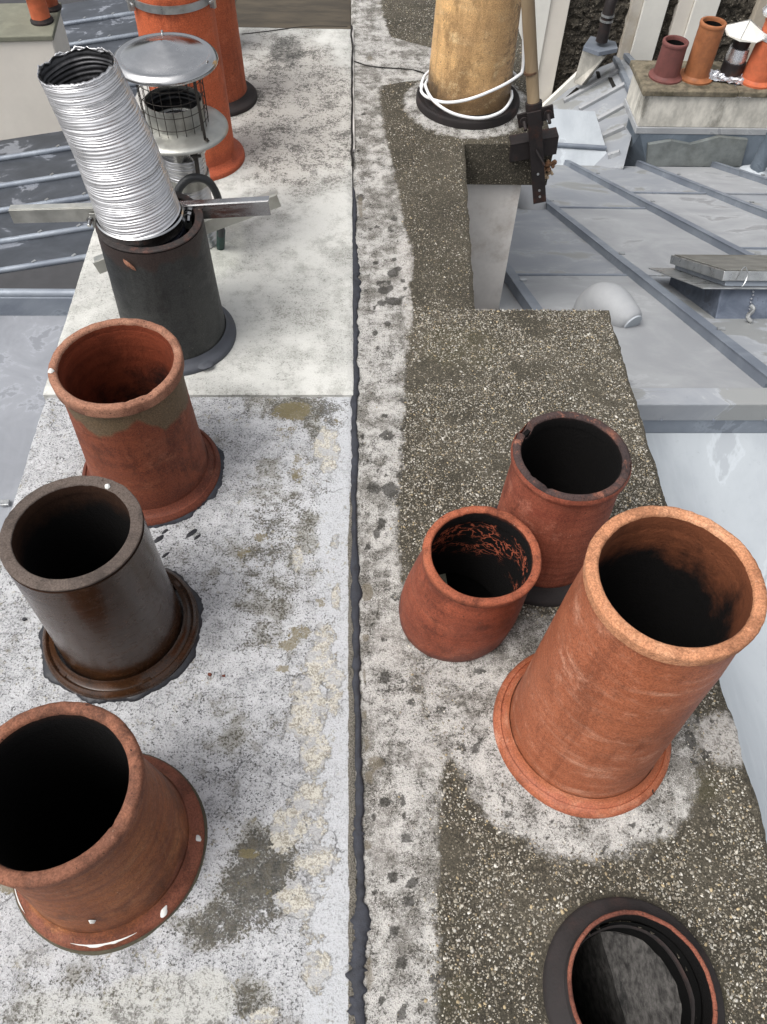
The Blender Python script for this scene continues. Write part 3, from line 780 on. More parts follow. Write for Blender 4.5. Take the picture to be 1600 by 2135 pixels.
spots = [
    ((0.1178,1.8993,0.0181,0.0198), .9), ((0.088,1.8237,0.0191,0.019), .9), ((0.1164,1.776,0.0243,0.0185), .95), ((0.0797,1.7675,0.0135,0.0164), .8), ((0.1326,1.9215,0.0112,0.0133), .9), ((0.0947,1.6815,0.0118,0.0137), .8),
    ((0.1299,2.1693,0.0134,0.0201), .7), ((0.1175,2.1073,0.0132,0.017), .6), ((0.0268,2.2784,0.0152,0.0211), .85), ((0.075,1.8556,0.011,0.015), .7), ((0.1088,1.8345,0.011,0.0127), .8), ((0.1444,1.8669,0.0097,0.013), .7),
    ((0.0827,1.2756,0.0164,0.0202), .8), ((0.0855,1.1078,0.02,0.0251), .85), ((0.0468,1.1137,0.02,0.0224), .7), ((0.1008,1.0691,0.0099,0.0109), .7), ((0.0312,1.1898,0.0137,0.0147), .55), ((0.061,1.0159,0.0097,0.0197), .8),
    ((0.0496,0.9873,0.0107,0.0155), .75), ((0.119,1.3037,0.0142,0.0158), .6), ((0.0866,0.8246,0.0141,0.0139), .6), ((0.0586,0.7247,0.0088,0.0086), .7), ((0.0289,0.688,0.0106,0.0125), .6), ((0.0593,0.6444,0.0142,0.0142), .75),
    ((0.0511,0.6165,0.0168,0.0099), .6), ((0.0527,0.4042,0.0129,0.0109), .8), ((0.0904,0.343,0.0134,0.0111), .75), ((0.0631,0.2808,0.0106,0.0098), .9), ((0.0962,0.2711,0.0098,0.009), .9), ((0.0875,0.2417,0.0128,0.0109), .8),
    ((0.0727,0.1524,0.0131,0.0094), .85), ((0.052,0.4758,0.0124,0.0098), .75), ((0.2007,0.5001,0.0108,0.0109), .8), ((0.2228,0.4952,0.009,0.0109), .8), ((0.2431,0.5178,0.0082,0.0083), .6), ((0.6349,0.5065,0.0129,0.0203), .95),
    ((0.6552,0.4786,0.0091,0.0126), .9), ((0.6289,0.4656,0.0108,0.0089), .8), ((0.4382,0.3217,0.0059,0.0047), .95), ((0.4289,0.3085,0.005,0.0047), .95), ((0.4295,0.2898,0.005,0.0046), .95), ((0.1736,0.3836,0.0103,0.0066), .7),
    ((0.6879,0.548,0.0094,0.0057), .8), ((0.0556,1.9208,0.014,0.0444), .3), ((0.1655,0.5756,0.0129,0.0116), .7), ((0.2474,0.6539,0.0172,0.0102), .7), ((0.2058,0.6141,0.0113,0.0089), .5), ((0.1486,0.5286,0.0109,0.0083), .5),
    ((0.1118,0.4311,0.0078,0.0069), .6), ((0.1418,0.5664,0.0092,0.0076), .6), ((0.2094,0.4466,0.0123,0.0087), .5), ((0.2718,0.3775,0.0155,0.0099), .6), ((0.2001,0.2993,0.0166,0.0108), .5), ((0.0224,0.9393,0.0126,0.01), .5),
    ((0.0612,3.2978,0.0151,0.1213), .3), ((0.1221,3.1051,0.0547,0.0301), .4), ((0.694,0.5195,0.0074,0.0075), .6), ((0.6599,0.5485,0.0075,0.0115), .7)]
rs2 = random.Random(11)
for _ in range(110):
    yy = rs2.uniform(0.05, 2.9)
    xx = rs2.uniform(0.02, float(strip_x(yy)))
    rr_ = rs2.choice((.003, .004, .006, .009))
    spots.append(((xx, yy, rr_, rr_ * rs2.uniform(.8, 1.3)), rs2.uniform(.6, 1.0)))
for _ in range(26):
    a_ = rs2.uniform(2.4, 6.0)
    spots.append(((0.415 + cos(a_) * rs2.uniform(.18, .27), 0.54 + sin(a_) * rs2.uniform(.18, .27), .006, .006), rs2.uniform(.6, .95)))
brown = [((0.0262,0.8369,0.0142,0.0233), .9), ((0.0217,0.7306,0.0097,0.0129), .7), ((0.0216,0.5123,0.0108,0.0183), .6), ((0.0387,0.476,0.0195,0.016), .7), ((0.019,0.3342,0.01,0.0126), .7),
         ((0.0357,2.0113,0.0114,0.0696), .4), ((0.0209,1.2882,0.0094,0.0624), .4), ((0.0251,0.4499,0.0122,0.0174), .6), ((0.0201,0.1389,0.0122,0.0331), .6), ((0.0178,0.5684,0.0092,0.0153), .6), ((0.0188,0.647,0.0076,0.0203), .6),
         ((0.0693,3.2185,0.0186,0.0549), .5), ((0.0264,2.2314,0.0121,0.0774), .6)]
green = [((0.2881,1.5961,0.1424,0.1126), .6), ((0.622,0.4216,0.0533,0.0345), .8), ((0.58,0.1122,0.0698,0.046), .5), ((0.1629,0.1028,0.0454,0.0386), .6), ((0.2873,1.9229,0.0705,0.1339), .4), ((0.5402,0.3396,0.0342,0.0241), .6)]
rp = {'stain': (cem, bloom, spots), 'patch': (brown, None, green)}
bumps = lambda X, Y: 0.006 * ring(X, Y, 0.43, 0.54, 0.21, 0.10) + 0.008 * ring(X, Y, 0.42, 2.87, 0.21, 0.06)
slab('cap_slab', const(0.002), interp([(-0.7, .735), (0.455, .730), (1.745, .721)]), -0.7, 1.745, 0.0, 0.15, M['gravel'], stackR, rh, rp, seed=3, rough=0.0016, wob=0.006, extra=bumps)
slab('cap_slab', const(0.002), interp([(1.745, .342), (2.61, .388)]), 1.745, 2.611, 0.0, 0.15, M['gravel'], stackR, (), rp, seed=3, rough=0.0016, wob=0.005)
slab('cap_slab', const(0.002), interp([(2.611, .702), (3.2, .690), (5.3, .69)]), 2.611, 5.3, 0.0, 0.155, M['gravel'], stackR, rh, rp, seed=3, rough=0.0016, wob=0.006, extra=bumps)
mb = MB()
walls(mb, 0.004, 0.690, -0.66, 1.70, -12, -0.145)
walls(mb, 0.004, 0.33, 1.70, 2.635, -12, -0.145)
mb.build('stack_wall', M['render'], stackR, smooth=False)
mb = MB()
walls(mb, 0.005, 0.618, 2.636, 5.25, -12, -0.15)
mb.build('stack_wall', M['render'], stackR, smooth=False)

# pebbles proud of the binder (nobody could count them)
ico_v, ico_f = [], []
t_ = (1 + sqrt(5)) / 2
for a in [(-1, t_, 0), (1, t_, 0), (-1, -t_, 0), (1, -t_, 0), (0, -1, t_), (0, 1, t_), (0, -1, -t_), (0, 1, -t_), (t_, 0, -1), (t_, 0, 1), (-t_, 0, -1), (-t_, 0, 1)]:
    ico_v.append(a)
ico_v = np.array(ico_v) / sqrt(1 + t_ * t_)
ico_f = np.array([(0, 11, 5), (0, 5, 1), (0, 1, 7), (0, 7, 10), (0, 10, 11), (1, 5, 9), (5, 11, 4), (11, 10, 2), (10, 7, 6), (7, 1, 8), (3, 9, 4), (3, 4, 2),
                  (3, 2, 6), (3, 6, 8), (3, 8, 9), (4, 9, 5), (2, 4, 11), (6, 2, 10), (8, 6, 7), (9, 8, 1)])
rs = np.random.RandomState(5)
NP = 112000
px_ = rs.uniform(0.005, 0.728, NP)
py_ = rs.uniform(-0.1, 4.6, NP) ** 1.0
py_ = np.where(rs.uniform(size=NP) < 0.55, rs.uniform(-0.1, 1.745, NP), py_)
xr = np.where(py_ < 1.745, 0.715, np.where(py_ < 2.611, 0.335 + (py_ - 1.745) * 0.053, 0.68))
ok = px_ < xr
for x, y, r in ((0.43, 0.535, 0.165), (0.408, 0.94, 0.14), (0.42, 2.87, 0.185), (0.436, 0.099, 0.15), (0.262, 0.775, 0.09), (0.205, 0.785, 0.118)):
    ok &= (px_ - x) ** 2 + (py_ - y) ** 2 > r * r
cm = cem(px_, py_)
ok &= rs.uniform(size=NP) > np.clip(cm * 1.15 - 0.08, 0, 0.985)
ok &= rs.uniform(size=NP) > blob(px_, py_, bloom) * 0.8
px_, py_ = px_[ok], py_[ok]
n = len(px_)
size = 0.0009 + 0.0046 * rs.beta(1.0, 6.5, n)
sx = size * rs.uniform(0.8, 1.5, n)
sy = size * rs.uniform(0.6, 1.0, n)
sz = size * 0.55
ang = rs.uniform(0, pi, n)
V = np.repeat(ico_v[None], n, 0) * (1 + 0.22 * rs.uniform(-1, 1, (n, 12, 1)))
V = V * np.stack([sx, sy, sz], -1)[:, None, :]
ca, sa = np.cos(ang)[:, None], np.sin(ang)[:, None]
Vx = V[:, :, 0] * ca - V[:, :, 1] * sa + px_[:, None]
Vy = V[:, :, 0] * sa + V[:, :, 1] * ca + py_[:, None]
Vz = V[:, :, 2] + (rs.uniform(-0.15, 0.25, n) * sz)[:, None] + bumps(px_, py_)[:, None]
V = np.stack([Vx, Vy, Vz], -1).reshape(-1, 3)
Fi = (ico_f[None] + (np.arange(n) * 12)[:, None, None]).reshape(-1)
me = bpy.data.meshes.new('pebbles')
me.vertices.add(len(V)); me.vertices.foreach_set('co', V.ravel())
me.loops.add(len(Fi)); me.loops.foreach_set('vertex_index', Fi)
me.polygons.add(n * 20)
me.polygons.foreach_set('loop_start', np.arange(0, n * 60, 3))
me.polygons.foreach_set('loop_total', np.full(n * 20, 3))
me.polygons.foreach_set('use_smooth', np.ones(n * 20, bool))
me.update(); me.validate()
me.materials.append(M['pebble'])
pal = np.array([c(192, 187, 174), c(220, 216, 206), c(160, 153, 138), c(148, 142, 130), c(186, 168, 134), c(116, 106, 92), c(98, 92, 82), c(176, 172, 164)])
wts = np.array([.20, .11, .18, .16, .09, .12, .08, .06])
ci = rs.choice(len(pal), n, p=wts / wts.sum())
tint = pal[ci] * rs.uniform(0.55, 1.0, (n, 1))
tint[:, 3] = 1
at = me.color_attributes.new('tint', 'FLOAT_COLOR', 'POINT')
at.data.foreach_set('color', np.repeat(tint, 12, 0).astype(np.float32).ravel())
o = bpy.data.objects.new('pebbles', me); COL.objects.link(o); o.parent = stackR
o['kind'] = 'stuff'


# ------------------------------------------------------------------ joint between the stacks
def ribbon(name, pts, mat, parent=None, hgt=0.006, z=0.0, wob=0.25, seed=0, k=5, label=None):
    """pts: (x, y, width): a raised bead of sealant with an uneven outline."""
    P = catmull([(p[0], p[1], p[2]) for p in pts], k)
    V, Fc = [], []
    prof = [(-1, -0.25), (-.86, .45), (-.5, .85), (0, 1), (.5, .85), (.86, .45), (1, -0.25)]
    for i, p in enumerate(P):
        q0, q1 = P[max(0, i - 1)], P[min(len(P) - 1, i + 1)]
        d = Vector((q1.x - q0.x, q1.y - q0.y, 0)).normalized()
        s = Vector((-d.y, d.x, 0))
        wl = p.z / 2 * (1 + wob * (noise.noise(Vector((seed, i * .31, 0))) * 1.4 + .7 * noise.noise(Vector((seed, i * .9, 5)))))
        wr = p.z / 2 * (1 + wob * (noise.noise(Vector((seed + 4, i * .31, 0))) * 1.4 + .7 * noise.noise(Vector((seed + 4, i * .9, 5)))))
        for a, b in prof:
            off = a * (wl if a < 0 else wr)
            hh = b * hgt * (1 + .3 * noise.noise(Vector((a, i * .4, seed))))
            V.append((p.x + s.x * off, p.y + s.y * off, z + hh))
    n = len(prof)
    for i in range(len(P) - 1):
        for j in range(n - 1):
            Fc.append((i * n + j, (i + 1) * n + j, (i + 1) * n + j + 1, i * n + j + 1))
    Fc.append(tuple(range(n))); Fc.append(tuple((len(P) - 1) * n + j for j in range(n))[::-1])
    return mk(name, V, Fc, mat, parent, True, None, 60)


bead = [((0.0042,2.3233,0), .004), ((0.0083,2.2311,0), .011), ((0.0048,2.1303,0), .014), ((0.0002,2.0578,0), .020), ((0.0055,1.9652,0), .023), ((0.0065,1.8874,0), .026), ((0.0089,1.8337,0), .028),
        ((0.0071,1.761,0), .016), ((0.0054,1.6909,0), .013), ((0.0064,1.6329,0), .018), ((0.0022,1.5492,0), .016), ((0.0067,1.4693,0), .018), ((0.0026,1.3846,0), .014), ((0.0021,1.2883,0), .013),
        ((0.0039,1.1973,0), .016), ((0.0001,1.1111,0), .012), ((0.0008,1.0163,0), .010), ((0.0014,0.9395,0), .013), ((0.0029,0.843,0), .020), ((0.0025,0.7635,0), .013),
        ((0.0039,0.6884,0), .014), ((0.0026,0.6272,0), .012), ((0.0058,0.5591,0), .010), ((0.0052,0.4855,0), .011), ((0.0073,0.4245,0), .014), ((0.0051,0.3664,0), .013),
        ((0.0041,0.3424,-0), .018), ((0.0078,0.2956,-0), .013), ((0.0074,0.2508,0), .013), ((0.0086,0.2111,0), .028), ((0.0068,0.1867,0), .020), ((0.0034,0.1594,0), .022), ((0.0002,0.1394,0), .026),
        ((0.0038,0.1099,0), .016), ((-0.0001,0.094,0), .026), ((0.0056,0.0626,0), .012), (0.002, -0.1, 0.0, .012)]
bead = [(p[0], p[1], w) for p, w in [((b[0][0], b[0][1]), b[1]) if len(b) == 2 else ((b[0], b[1]), b[3]) for b in bead]]
bead = [(x, y, w * 0.98 + 0.0015) for x, y, w in bead]
o = ribbon('sealant_bead', bead, M['tar'], None, 0.0045, 0.003, 0.5, 2, 9)
tag(o, 'black wavy bead of sealant filling the long joint between the two chimney tops', 'sealant')
crk = [(-0.001, 3.46 - i * 0.085 + 0.0, 0.007) for i in range(13)]
crk = [(x + 0.004 * noise.noise(Vector((i * 1.7, 0, 0))) * 1.5 + (0.003 if i > 4 else 0.004), y, w) for i, (x, y, w) in enumerate(crk)]
ribbon('joint_crack', crk, M['crack'], stackL, 0.002, 0.013, 0.5, 9, 6)
mb = MB(); mb.box(0.001, 0.010, 2.55, 3.46, -0.1, 0.008)
mb.build('white_edge', M['render'], stackR, smooth=False, bevel=0.002)
crk = [((0.0079,3.1853,0), .006), ((0.0682,3.1488,0), .005), ((0.1595,3.1327,0), .006), ((0.2325,3.1236,0), .008), ((0.2891,3.0878,0), .006)]
ribbon('slab_crack', [(b[0][0], b[0][1], b[1]) for b in crk], M['crack'], stackR, 0.0015, 0.0022, 0.6, 3, 5)
crk = [((-0.4323,3.3701,0), .004), ((-0.3299,3.3989,0), .006), ((-0.1786,3.4468,0), .005), ((-0.0143,3.453,0), .004)]
ribbon('screed_crack', [(b[0][0], b[0][1], b[1]) for b in crk], M['crack'], stackL, 0.0012, 0.0135, 0.8, 6, 5)


# ------------------------------------------------------------------ chimney pots
def chip(chips, h, dep=0.5):
    """rim function: knocks pieces off the rim at given angles."""
    def f(a, r, z):
        if z > h - 0.03:
            k = noise.noise(Vector((cos(a) * 9, sin(a) * 9, 1.3))) + 0.6 * noise.noise(Vector((cos(a) * 26, sin(a) * 26, 4)))
            k2 = noise.noise(Vector((cos(a) * 60, sin(a) * 60, z * 300)))
            z += 0.0007 * k + 0.0005 * k2
            r += 0.0005 * k + 0.0004 * k2
            for ca, wd, dp in chips:
                d = abs((a - ca + pi) % (2 * pi) - pi)
                if d < wd:
                    z -= dp * (1 - (d / wd) ** 3) * (1 + 0.4 * k) * max(0, (z - (h - 0.03)) / 0.03)
        return r, z
    return f


def tar_ring(parent, r, w, mat, seed, a0=0, a1=2 * pi, *, name='bitumen_bead', z=0.0, hgt=0.006, wob=0.35, sx=1.0):
    pts = []
    n = 40
    V, Fc = [], []
    prof = [(-1, 1.0), (-.4, 1.0), (.1, .8), (.6, .5), (.9, .2), (1.0, -.3)]
    for i in range(n * 7 + 1):
        a = a0 + (a1 - a0) * i / (n * 7)
        k = 1 + wob * (noise.noise(Vector((cos(a) * 2.2, sin(a) * 2.2, seed))) * 2.2 + noise.noise(Vector((cos(a) * 8, sin(a) * 8, seed))) * 0.9 + noise.noise(Vector((cos(a) * 23, sin(a) * 23, seed))) * 0.5)
        if a1 - a0 < 6: k *= sin(pi * (i / (n * 7))) ** 0.7
        for s, hh in prof:
            rr = r + (s * w / 2 + w / 2 - w * 0.15) * (max(0.25 if a1 - a0 > 6 else 0.02, k) if s > 0 else (1 if a1 - a0 > 3 else k))
            V.append((rr * cos(a) * sx, rr * sin(a), z + hh * hgt))
    m = len(prof)
    for i in range(n * 7):
        for j in range(m - 1):
            Fc.append((i * m + j, i * m + j + 1, (i + 1) * m + j + 1, (i + 1) * m + j))
    return mk(name, V, Fc, mat, parent, True, None, 60)


def pot(x, y, h, label, body, flange, rim, inner, outer_mat, rim_mat, in_mat, flange_mat=None, chips=(), seed=1, amp=0.0012, lean=(0, 0), z0=0.0,
        flue=True, seg=112, group='chimney pots', name='chimney_pot', cat='chimney pot'):
    """body: outer profile from foot to neck; flange: outer profile of the foot ring; rim: closed outline of the lip."""
    t = empty(name, (x, y, z0), label, cat, group)
    nk = body[-1]
    rb = inner
    prof = fine(body, 0.010)
    prof = [(r, z, 0) for r, z, *_ in prof]
    ins = [(rb + 0.002, nk[1]), (rb, nk[1] - 0.01), (rb * 1.01, 0.0)]
    if flue: ins += [(rb, -0.02), (rb, -0.9)]
    ins = [(r, z, 1) for r, z, *_ in fine(ins, 0.03)]
    prof[-1] = (prof[-1][0], prof[-1][1], 1)
    if flue: ins.append((0.001, -0.9, 1))
    lathe('body', prof + ins, [outer_mat, in_mat], t, seg, amp, seed, lean=lean)
    if flange:
        lathe('base_flange', [(r, z, 0) for r, z, *_ in fine(flange, 0.008)], flange_mat or outer_mat, t, seg, amp * 0.8, seed + 1)
    if rim:
        lathe('rim', [(q[0], q[1], q[2] if len(q) > 2 else 0) for q in rim], [rim_mat, in_mat], t, 160, amp, seed, rim=chip(chips, h), closed=True, lean=lean)
    return t


def lip(ro, ri, h, hh, rnd_=0.006, step=0.0):
    """closed outline of a rounded lip: outer radius ro, inner ri, top h, depth hh."""
    o = [(ro - 0.006 - step, h - hh), (ro - 0.001, h - hh + 0.006)]
    for k in range(0, 5):
        a = k / 4 * pi / 2
        o.append((ro - rnd_ + rnd_ * cos(a), h - rnd_ + rnd_ * sin(a)))
    for k in range(0, 5):
        a = pi / 2 + k / 4 * pi / 2
        o.append((ri + rnd_ + rnd_ * cos(a), h - rnd_ + rnd_ * sin(a)))
    o[-1] = (*o[-1], 1)
    o.append((ri - 0.0015, h - hh * 0.6, 1))
    o.append((ri - 0.0015, h - hh - 0.01, 1))
    o.append(((ro + ri) / 2 - 0.004, h - hh - 0.01, 1))
    return o


def splat(parent, p, nrm, r, mat, name='paint_splash', seed=0, sx=1, sy=1, rot=0):
    nrm = Vector(nrm).normalized()
    u = nrm.orthogonal().normalized()
    w = nrm.cross(u)
    u, w = u * cos(rot) + w * sin(rot), w * cos(rot) - u * sin(rot)
    p = Vector(p)
    V = [p + nrm * 0.0035]
    n = 18
    for s, hh in ((0.6, .0032), (1.0, -0.001)):
        for j in range(n):
            a = 2 * pi * j / n
            rr = r * s * (1 + 0.35 * noise.noise(Vector((cos(a) * 1.5, sin(a) * 1.5, seed))))
            V.append(p + u * cos(a) * rr * sx + w * sin(a) * rr * sy + nrm * hh)
    Fc = [(0, 1 + j, 1 + (j + 1) % n) for j in range(n)] + [(1 + j, 1 + n + j, 1 + n + (j + 1) % n, 1 + (j + 1) % n) for j in range(n)]
    return mk(name, V, Fc, mat, parent, True, None, 60)


def collar(rb, rf, th=0.016, groove=True):
    o = [(rb + 0.001, 0.032), (rb + 0.006, 0.022), (rb + 0.012, 0.0175)]
    if groove: o += [(rb + 0.014, 0.0165), (rb + 0.0155, 0.0195), (rb + 0.019, th + 0.0035)]
    return o + [(rf - 0.005, th), (rf - 0.001, th - 0.004), (rf, th - 0.009), (rf, -0.01)]


POTS = 'chimney pots along the left stack'
# 1 brown-red pot with the grey stain
t = pot(-0.468, 1.165, 0.350, 'wide brown-red clay pot with a grey stain under its rim, before the charcoal pot', [(0.140, 0.0), (0.132, 0.03), (0.126, 0.12), (0.121, 0.26), (0.121, 0.33)],
        collar(0.132, 0.158), lip(0.130, 0.112, 0.350, 0.032, 0.007, 0.003), 0.108, M['pot_leftorange'], M['rim_leftorange'], M['in_leftorange'],
        chips=[(-1.25, 0.04, 0.003), (-0.85, 0.10, 0.003)], seed=1.3, group=POTS)
tar_ring(t, 0.154, 0.013, M['tar'], 3.1, -2.3, 1.6, wob=0.55, hgt=0.007)
splat(t, (-0.118, -0.030, 0.352), (0, 0, 1), 0.0055, M['paint_white'], sx=1.2)
# 2 brown glazed pot
t = pot(-0.470, 0.757, 0.355, 'dark brown glazed pot with thick flat grey rim and wide flange, tarred at its foot', [(0.124, 0.0), (0.1215, 0.03), (0.119, 0.12), (0.1165, 0.33), (0.1165, 0.345)],
        collar(0.126, 0.154, 0.018), lip(0.1165, 0.095, 0.355, 0.012, 0.0025), 0.0945, M['pot_brown'], M['rim_brown'], M['in_brown'],
        chips=[(-2.6, 0.04, 0.004)], seed=2.2, group=POTS, amp=0.0008)
tar_ring(t, 0.151, 0.012, M['tarblack'], 7.7, 0, 2 * pi, wob=0.6, hgt=0.007)
for i, (a, sx_) in enumerate(((-1.05, 1), (-2.3, 1), (0.75, .8))):
    b = MB(); b.tube([(0.140 * cos(a), 0.140 * sin(a), 0.010), (0.140 * cos(a), 0.140 * sin(a), 0.0192)], [0.013, 0.009], 18)
    b.build('flange_knob', M['pot_brown'], t, sharp=60)
splat(t, (0.025, 0.096, 0.318), (0, -1, 0.1), 0.006, M['paint_white'], seed=1, name='bird_dropping', sx=1.6)
splat(t, (0.044, 0.090, 0.3565), (0, 0, 1), 0.005, M['paint_white'], seed=2, name='bird_dropping')
# 3 squat ochre pot nearest the camera
t = pot(-0.422, 0.340, 0.338, 'ochre-brown clay pot with sooty rolled rim, cut off by the lower left edge', [(0.142, 0.0), (0.136, 0.04), (0.131, 0.10), (0.121, 0.20), (0.116, 0.29), (0.117, 0.32)],
        collar(0.137, 0.160, 0.014, False), lip(0.126, 0.106, 0.338, 0.030, 0.008, 0.004), 0.106, M['pot_botleft'], M['rim_botleft'], M['in_botleft'],
        chips=[(-0.5, 0.05, 0.004), (-1.6, 0.05, 0.003)], seed=3.4, group=POTS)
splat(t, (0.149, 0.006, 0.0150), (0, 0, 1), 0.007, M['paint_white'], seed=3)
splat(t, (0.108, -0.104, 0.0150), (0, 0, 1), 0.007, M['paint_white'], seed=4, sx=1.8, rot=0.6)
tar_ring(t, 0.153, 0.008, M['paint_white'], 4.4, -1.8, -1.1, name='paint_edge', hgt=0.0155, wob=0.3)
tar_ring(t, 0.156, 0.004, M['paint_white'], 5.4, -2.9, -2.4, name='paint_edge', hgt=0.0145, wob=0.3)
splat(t, (0.02, -0.1315, 0.10), (0.15, -1, 0.05), 0.006, M['paint_white'], seed=8, sx=0.5)
lathe('grout_ring', [(0.157, 0.003), (0.161, 0.003), (0.165, -0.002)], plain('mossy grout', c(78, 74, 60), 0.9, 0, 0.3, 50, 1), t, 96, 0.003, 5)
# 4 dark grey pot
t = pot(-0.465, 1.617, 0.350, 'charcoal painted pot carrying the white corrugated duct', [(0.134, 0.0), (0.130, 0.03), (0.127, 0.12), (0.122, 0.33), (0.121, 0.343)],
        collar(0.131, 0.155, 0.014, False), lip(0.1225, 0.103, 0.350, 0.010, 0.003), 0.101, M['grey_paint'], M['rim_greypaint'], M['in_grey'], M['grey_flange'],
        seed=4.1, group=POTS, z0=0.012)
splat(t, (0.085, -0.118, 0.014), (0, 0, 1), 0.018, M['grey_flange'], seed=3, name='paint_blister', sx=1.3)
splat(t, (-0.035, -0.121, 0.315), (-0.28, -1, 0.05), 0.008, M['rim_leftorange'], name='bare_clay_mark', seed=4, sx=0.6, sy=2.4, rot=0.1)
# 5 orange pot behind the cowl
t = pot(-0.500, 2.48, 0.62, 'bright orange clay pot banded with a steel strap, standing behind the metal cowl', [(0.122, 0.0), (0.118, 0.05), (0.114, 0.3), (0.109, 0.60)],
        collar(0.118, 0.148, 0.016, False), lip(0.118, 0.095, 0.62, 0.03, 0.006), 0.092, M['pot_orange'], M['pot_orange'], M['in_rearR'], seed=5.5, group=POTS, z0=0.012, seg=80)
lathe('steel_strap', [(0.113, 0.476), (0.1165, 0.476), (0.1165, 0.496), (0.113, 0.496)], M['galv'], t, 80, 0.0003, 5.5, closed=True)
for a in (-2.55, -0.35):
    b = MB(); b.bar((0.116 * cos(a), 0.116 * sin(a), 0.486), (0.132 * cos(a), 0.132 * sin(a), 0.486), 0.012, 0.04)
    b.tube([(0.126 * cos(a) - .02 * sin(a), 0.126 * sin(a) + .02 * cos(a), 0.486), (0.126 * cos(a) + .02 * sin(a), 0.126 * sin(a) - .02 * cos(a), 0.486)], 0.004, 8)
    b.build('strap_lug', M['galv'], t, bevel=0.001)
# 6, 7 further pots
t = pot(-0.485, 2.87, 0.62, 'brown-orange clay pot with dark foot, just right of the strapped orange pot', [(0.118, 0.0), (0.112, 0.05), (0.106, 0.3), (0.102, 0.60)],
        collar(0.112, 0.147, 0.016, False), lip(0.110, 0.09, 0.62, 0.03, 0.006), 0.086, M['pot_second'], M['pot_second'], M['in_rearR'], M['dark_flange'], seed=6.6, group=POTS, z0=0.012, seg=80)
t = pot(-0.555, 3.25, 0.40, 'farthest clay pot of the row, mostly hidden behind the brown-orange pot', [(0.112, 0.0), (0.10, 0.2), (0.098, 0.38)],
        collar(0.112, 0.128, 0.016, False), lip(0.104, 0.085, 0.40, 0.03, 0.006), 0.08, M['pot_second'], M['pot_second'], M['in_rearR'], M['dark_flange'], seed=7.6, group=POTS, z0=0.012, seg=64, flue=False)

PR = 'chimney pots on the gravel-topped stack'
# tall pot
t = pot(0.430, 0.535, 0.557, 'tall pale orange clay pot, largest on the gravel top, leaning into the right edge', [(0.143, 0.0), (0.139, 0.03), (0.134, 0.12), (0.128, 0.26), (0.122, 0.42), (0.116, 0.50), (0.1155, 0.53)],
        collar(0.140, 0.168, 0.015, True), lip(0.1205, 0.102, 0.557, 0.028, 0.006, 0.004), 0.100, M['pot_tall'], M['rim_tall'], M['in_tall'],
        chips=[(2.4, 0.05, 0.003)], seed=8.3, group=PR)
b = [(0.128, -0.098, .0145, .0022), (0.134, -0.106, .015, .003), (0.131, -0.096, .0155, .002)]
ribbon('flange_crack', [(0.104, -0.098, .002), (0.108, -0.112, .003), (0.106, -0.126, .002), (0.108, -0.131, .002)], M['crack'], t, 0.0006, 0.0153, 0.5, 3, 4)
# small pot (leans a little to the right)
t = pot(0.205, 0.785, 0.25, 'short leaning red clay pot without a flange, soot lines peeling inside', [(0.112, 0.0), (0.1165, 0.02), (0.116, 0.08), (0.108, 0.17), (0.100, 0.215), (0.100, 0.235)],
        None, lip(0.1085, 0.0925, 0.25, 0.022, 0.0055, 0.002), 0.095, M['pot_small'], M['rim_small'], M['in_small'], chips=[(1.9, 0.05, 0.003), (-0.6, 0.04, 0.004)], seed=9.1,
        group=PR, lean=(0.115, -0.05), flue=False, amp=0.0018)
lathe('flue', [(0.104, 0.004), (0.103, -0.3), (0.001, -0.3)], M['black_in'], t, 48, 0.001, 3)
V, Fc = [], []
for i in range(41):
    a = radians(95) + radians(230) * i / 40
    hx, hy, hr = 0.068, 0.022, 0.074
    bq = cos(a) * hx + sin(a) * hy
    ri = min(0.101, bq + sqrt(max(0, bq * bq - hx * hx - hy * hy + hr * hr)) + 0.0025 * noise.noise(Vector((i * .5, 0, 0))))
    for r_, z in ((0.102, 0.0), (ri, -0.001), (ri, -0.05)): V.append((r_ * cos(a), r_ * sin(a), z))
for i in range(40):
    for j in range(2): Fc.append((i * 3 + j, i * 3 + j + 1, (i + 1) * 3 + j + 1, (i + 1) * 3 + j))
mk('concrete_ledge', V, Fc, M['ledge'], t, True, None, 40)
# rear pot
t = pot(0.408, 0.940, 0.33, 'pinkish clay pot with chipped sooty rim and jet black inside, behind the two others', [(0.115, 0.0), (0.112, 0.05), (0.108, 0.2), (0.104, 0.30), (0.104, 0.315)],
        collar(0.114, 0.143, 0.016, False), lip(0.110, 0.094, 0.33, 0.018, 0.005, 0.002), 0.094, M['pot_rearR'], M['rim_rearR'], M['in_rearR'], M['dark_flange'],
        chips=[(2.45, 0.17, 0.024), (2.72, 0.07, 0.012), (-0.25, 0.05, 0.005), (-2.6, 0.06, 0.004), (-2.2, 0.05, 0.005)], seed=10.4, group=PR)
lathe('outer_lip', [(0.107, 0.306), (0.1115, 0.312), (0.1125, 0.32), (0.110, 0.327)], M['pot_rearR'], t, 128, 0.0012, 10.4, rim=chip([(2.45, 0.16, 0.014), (2.75, 0.06, 0.006)], 0.33))
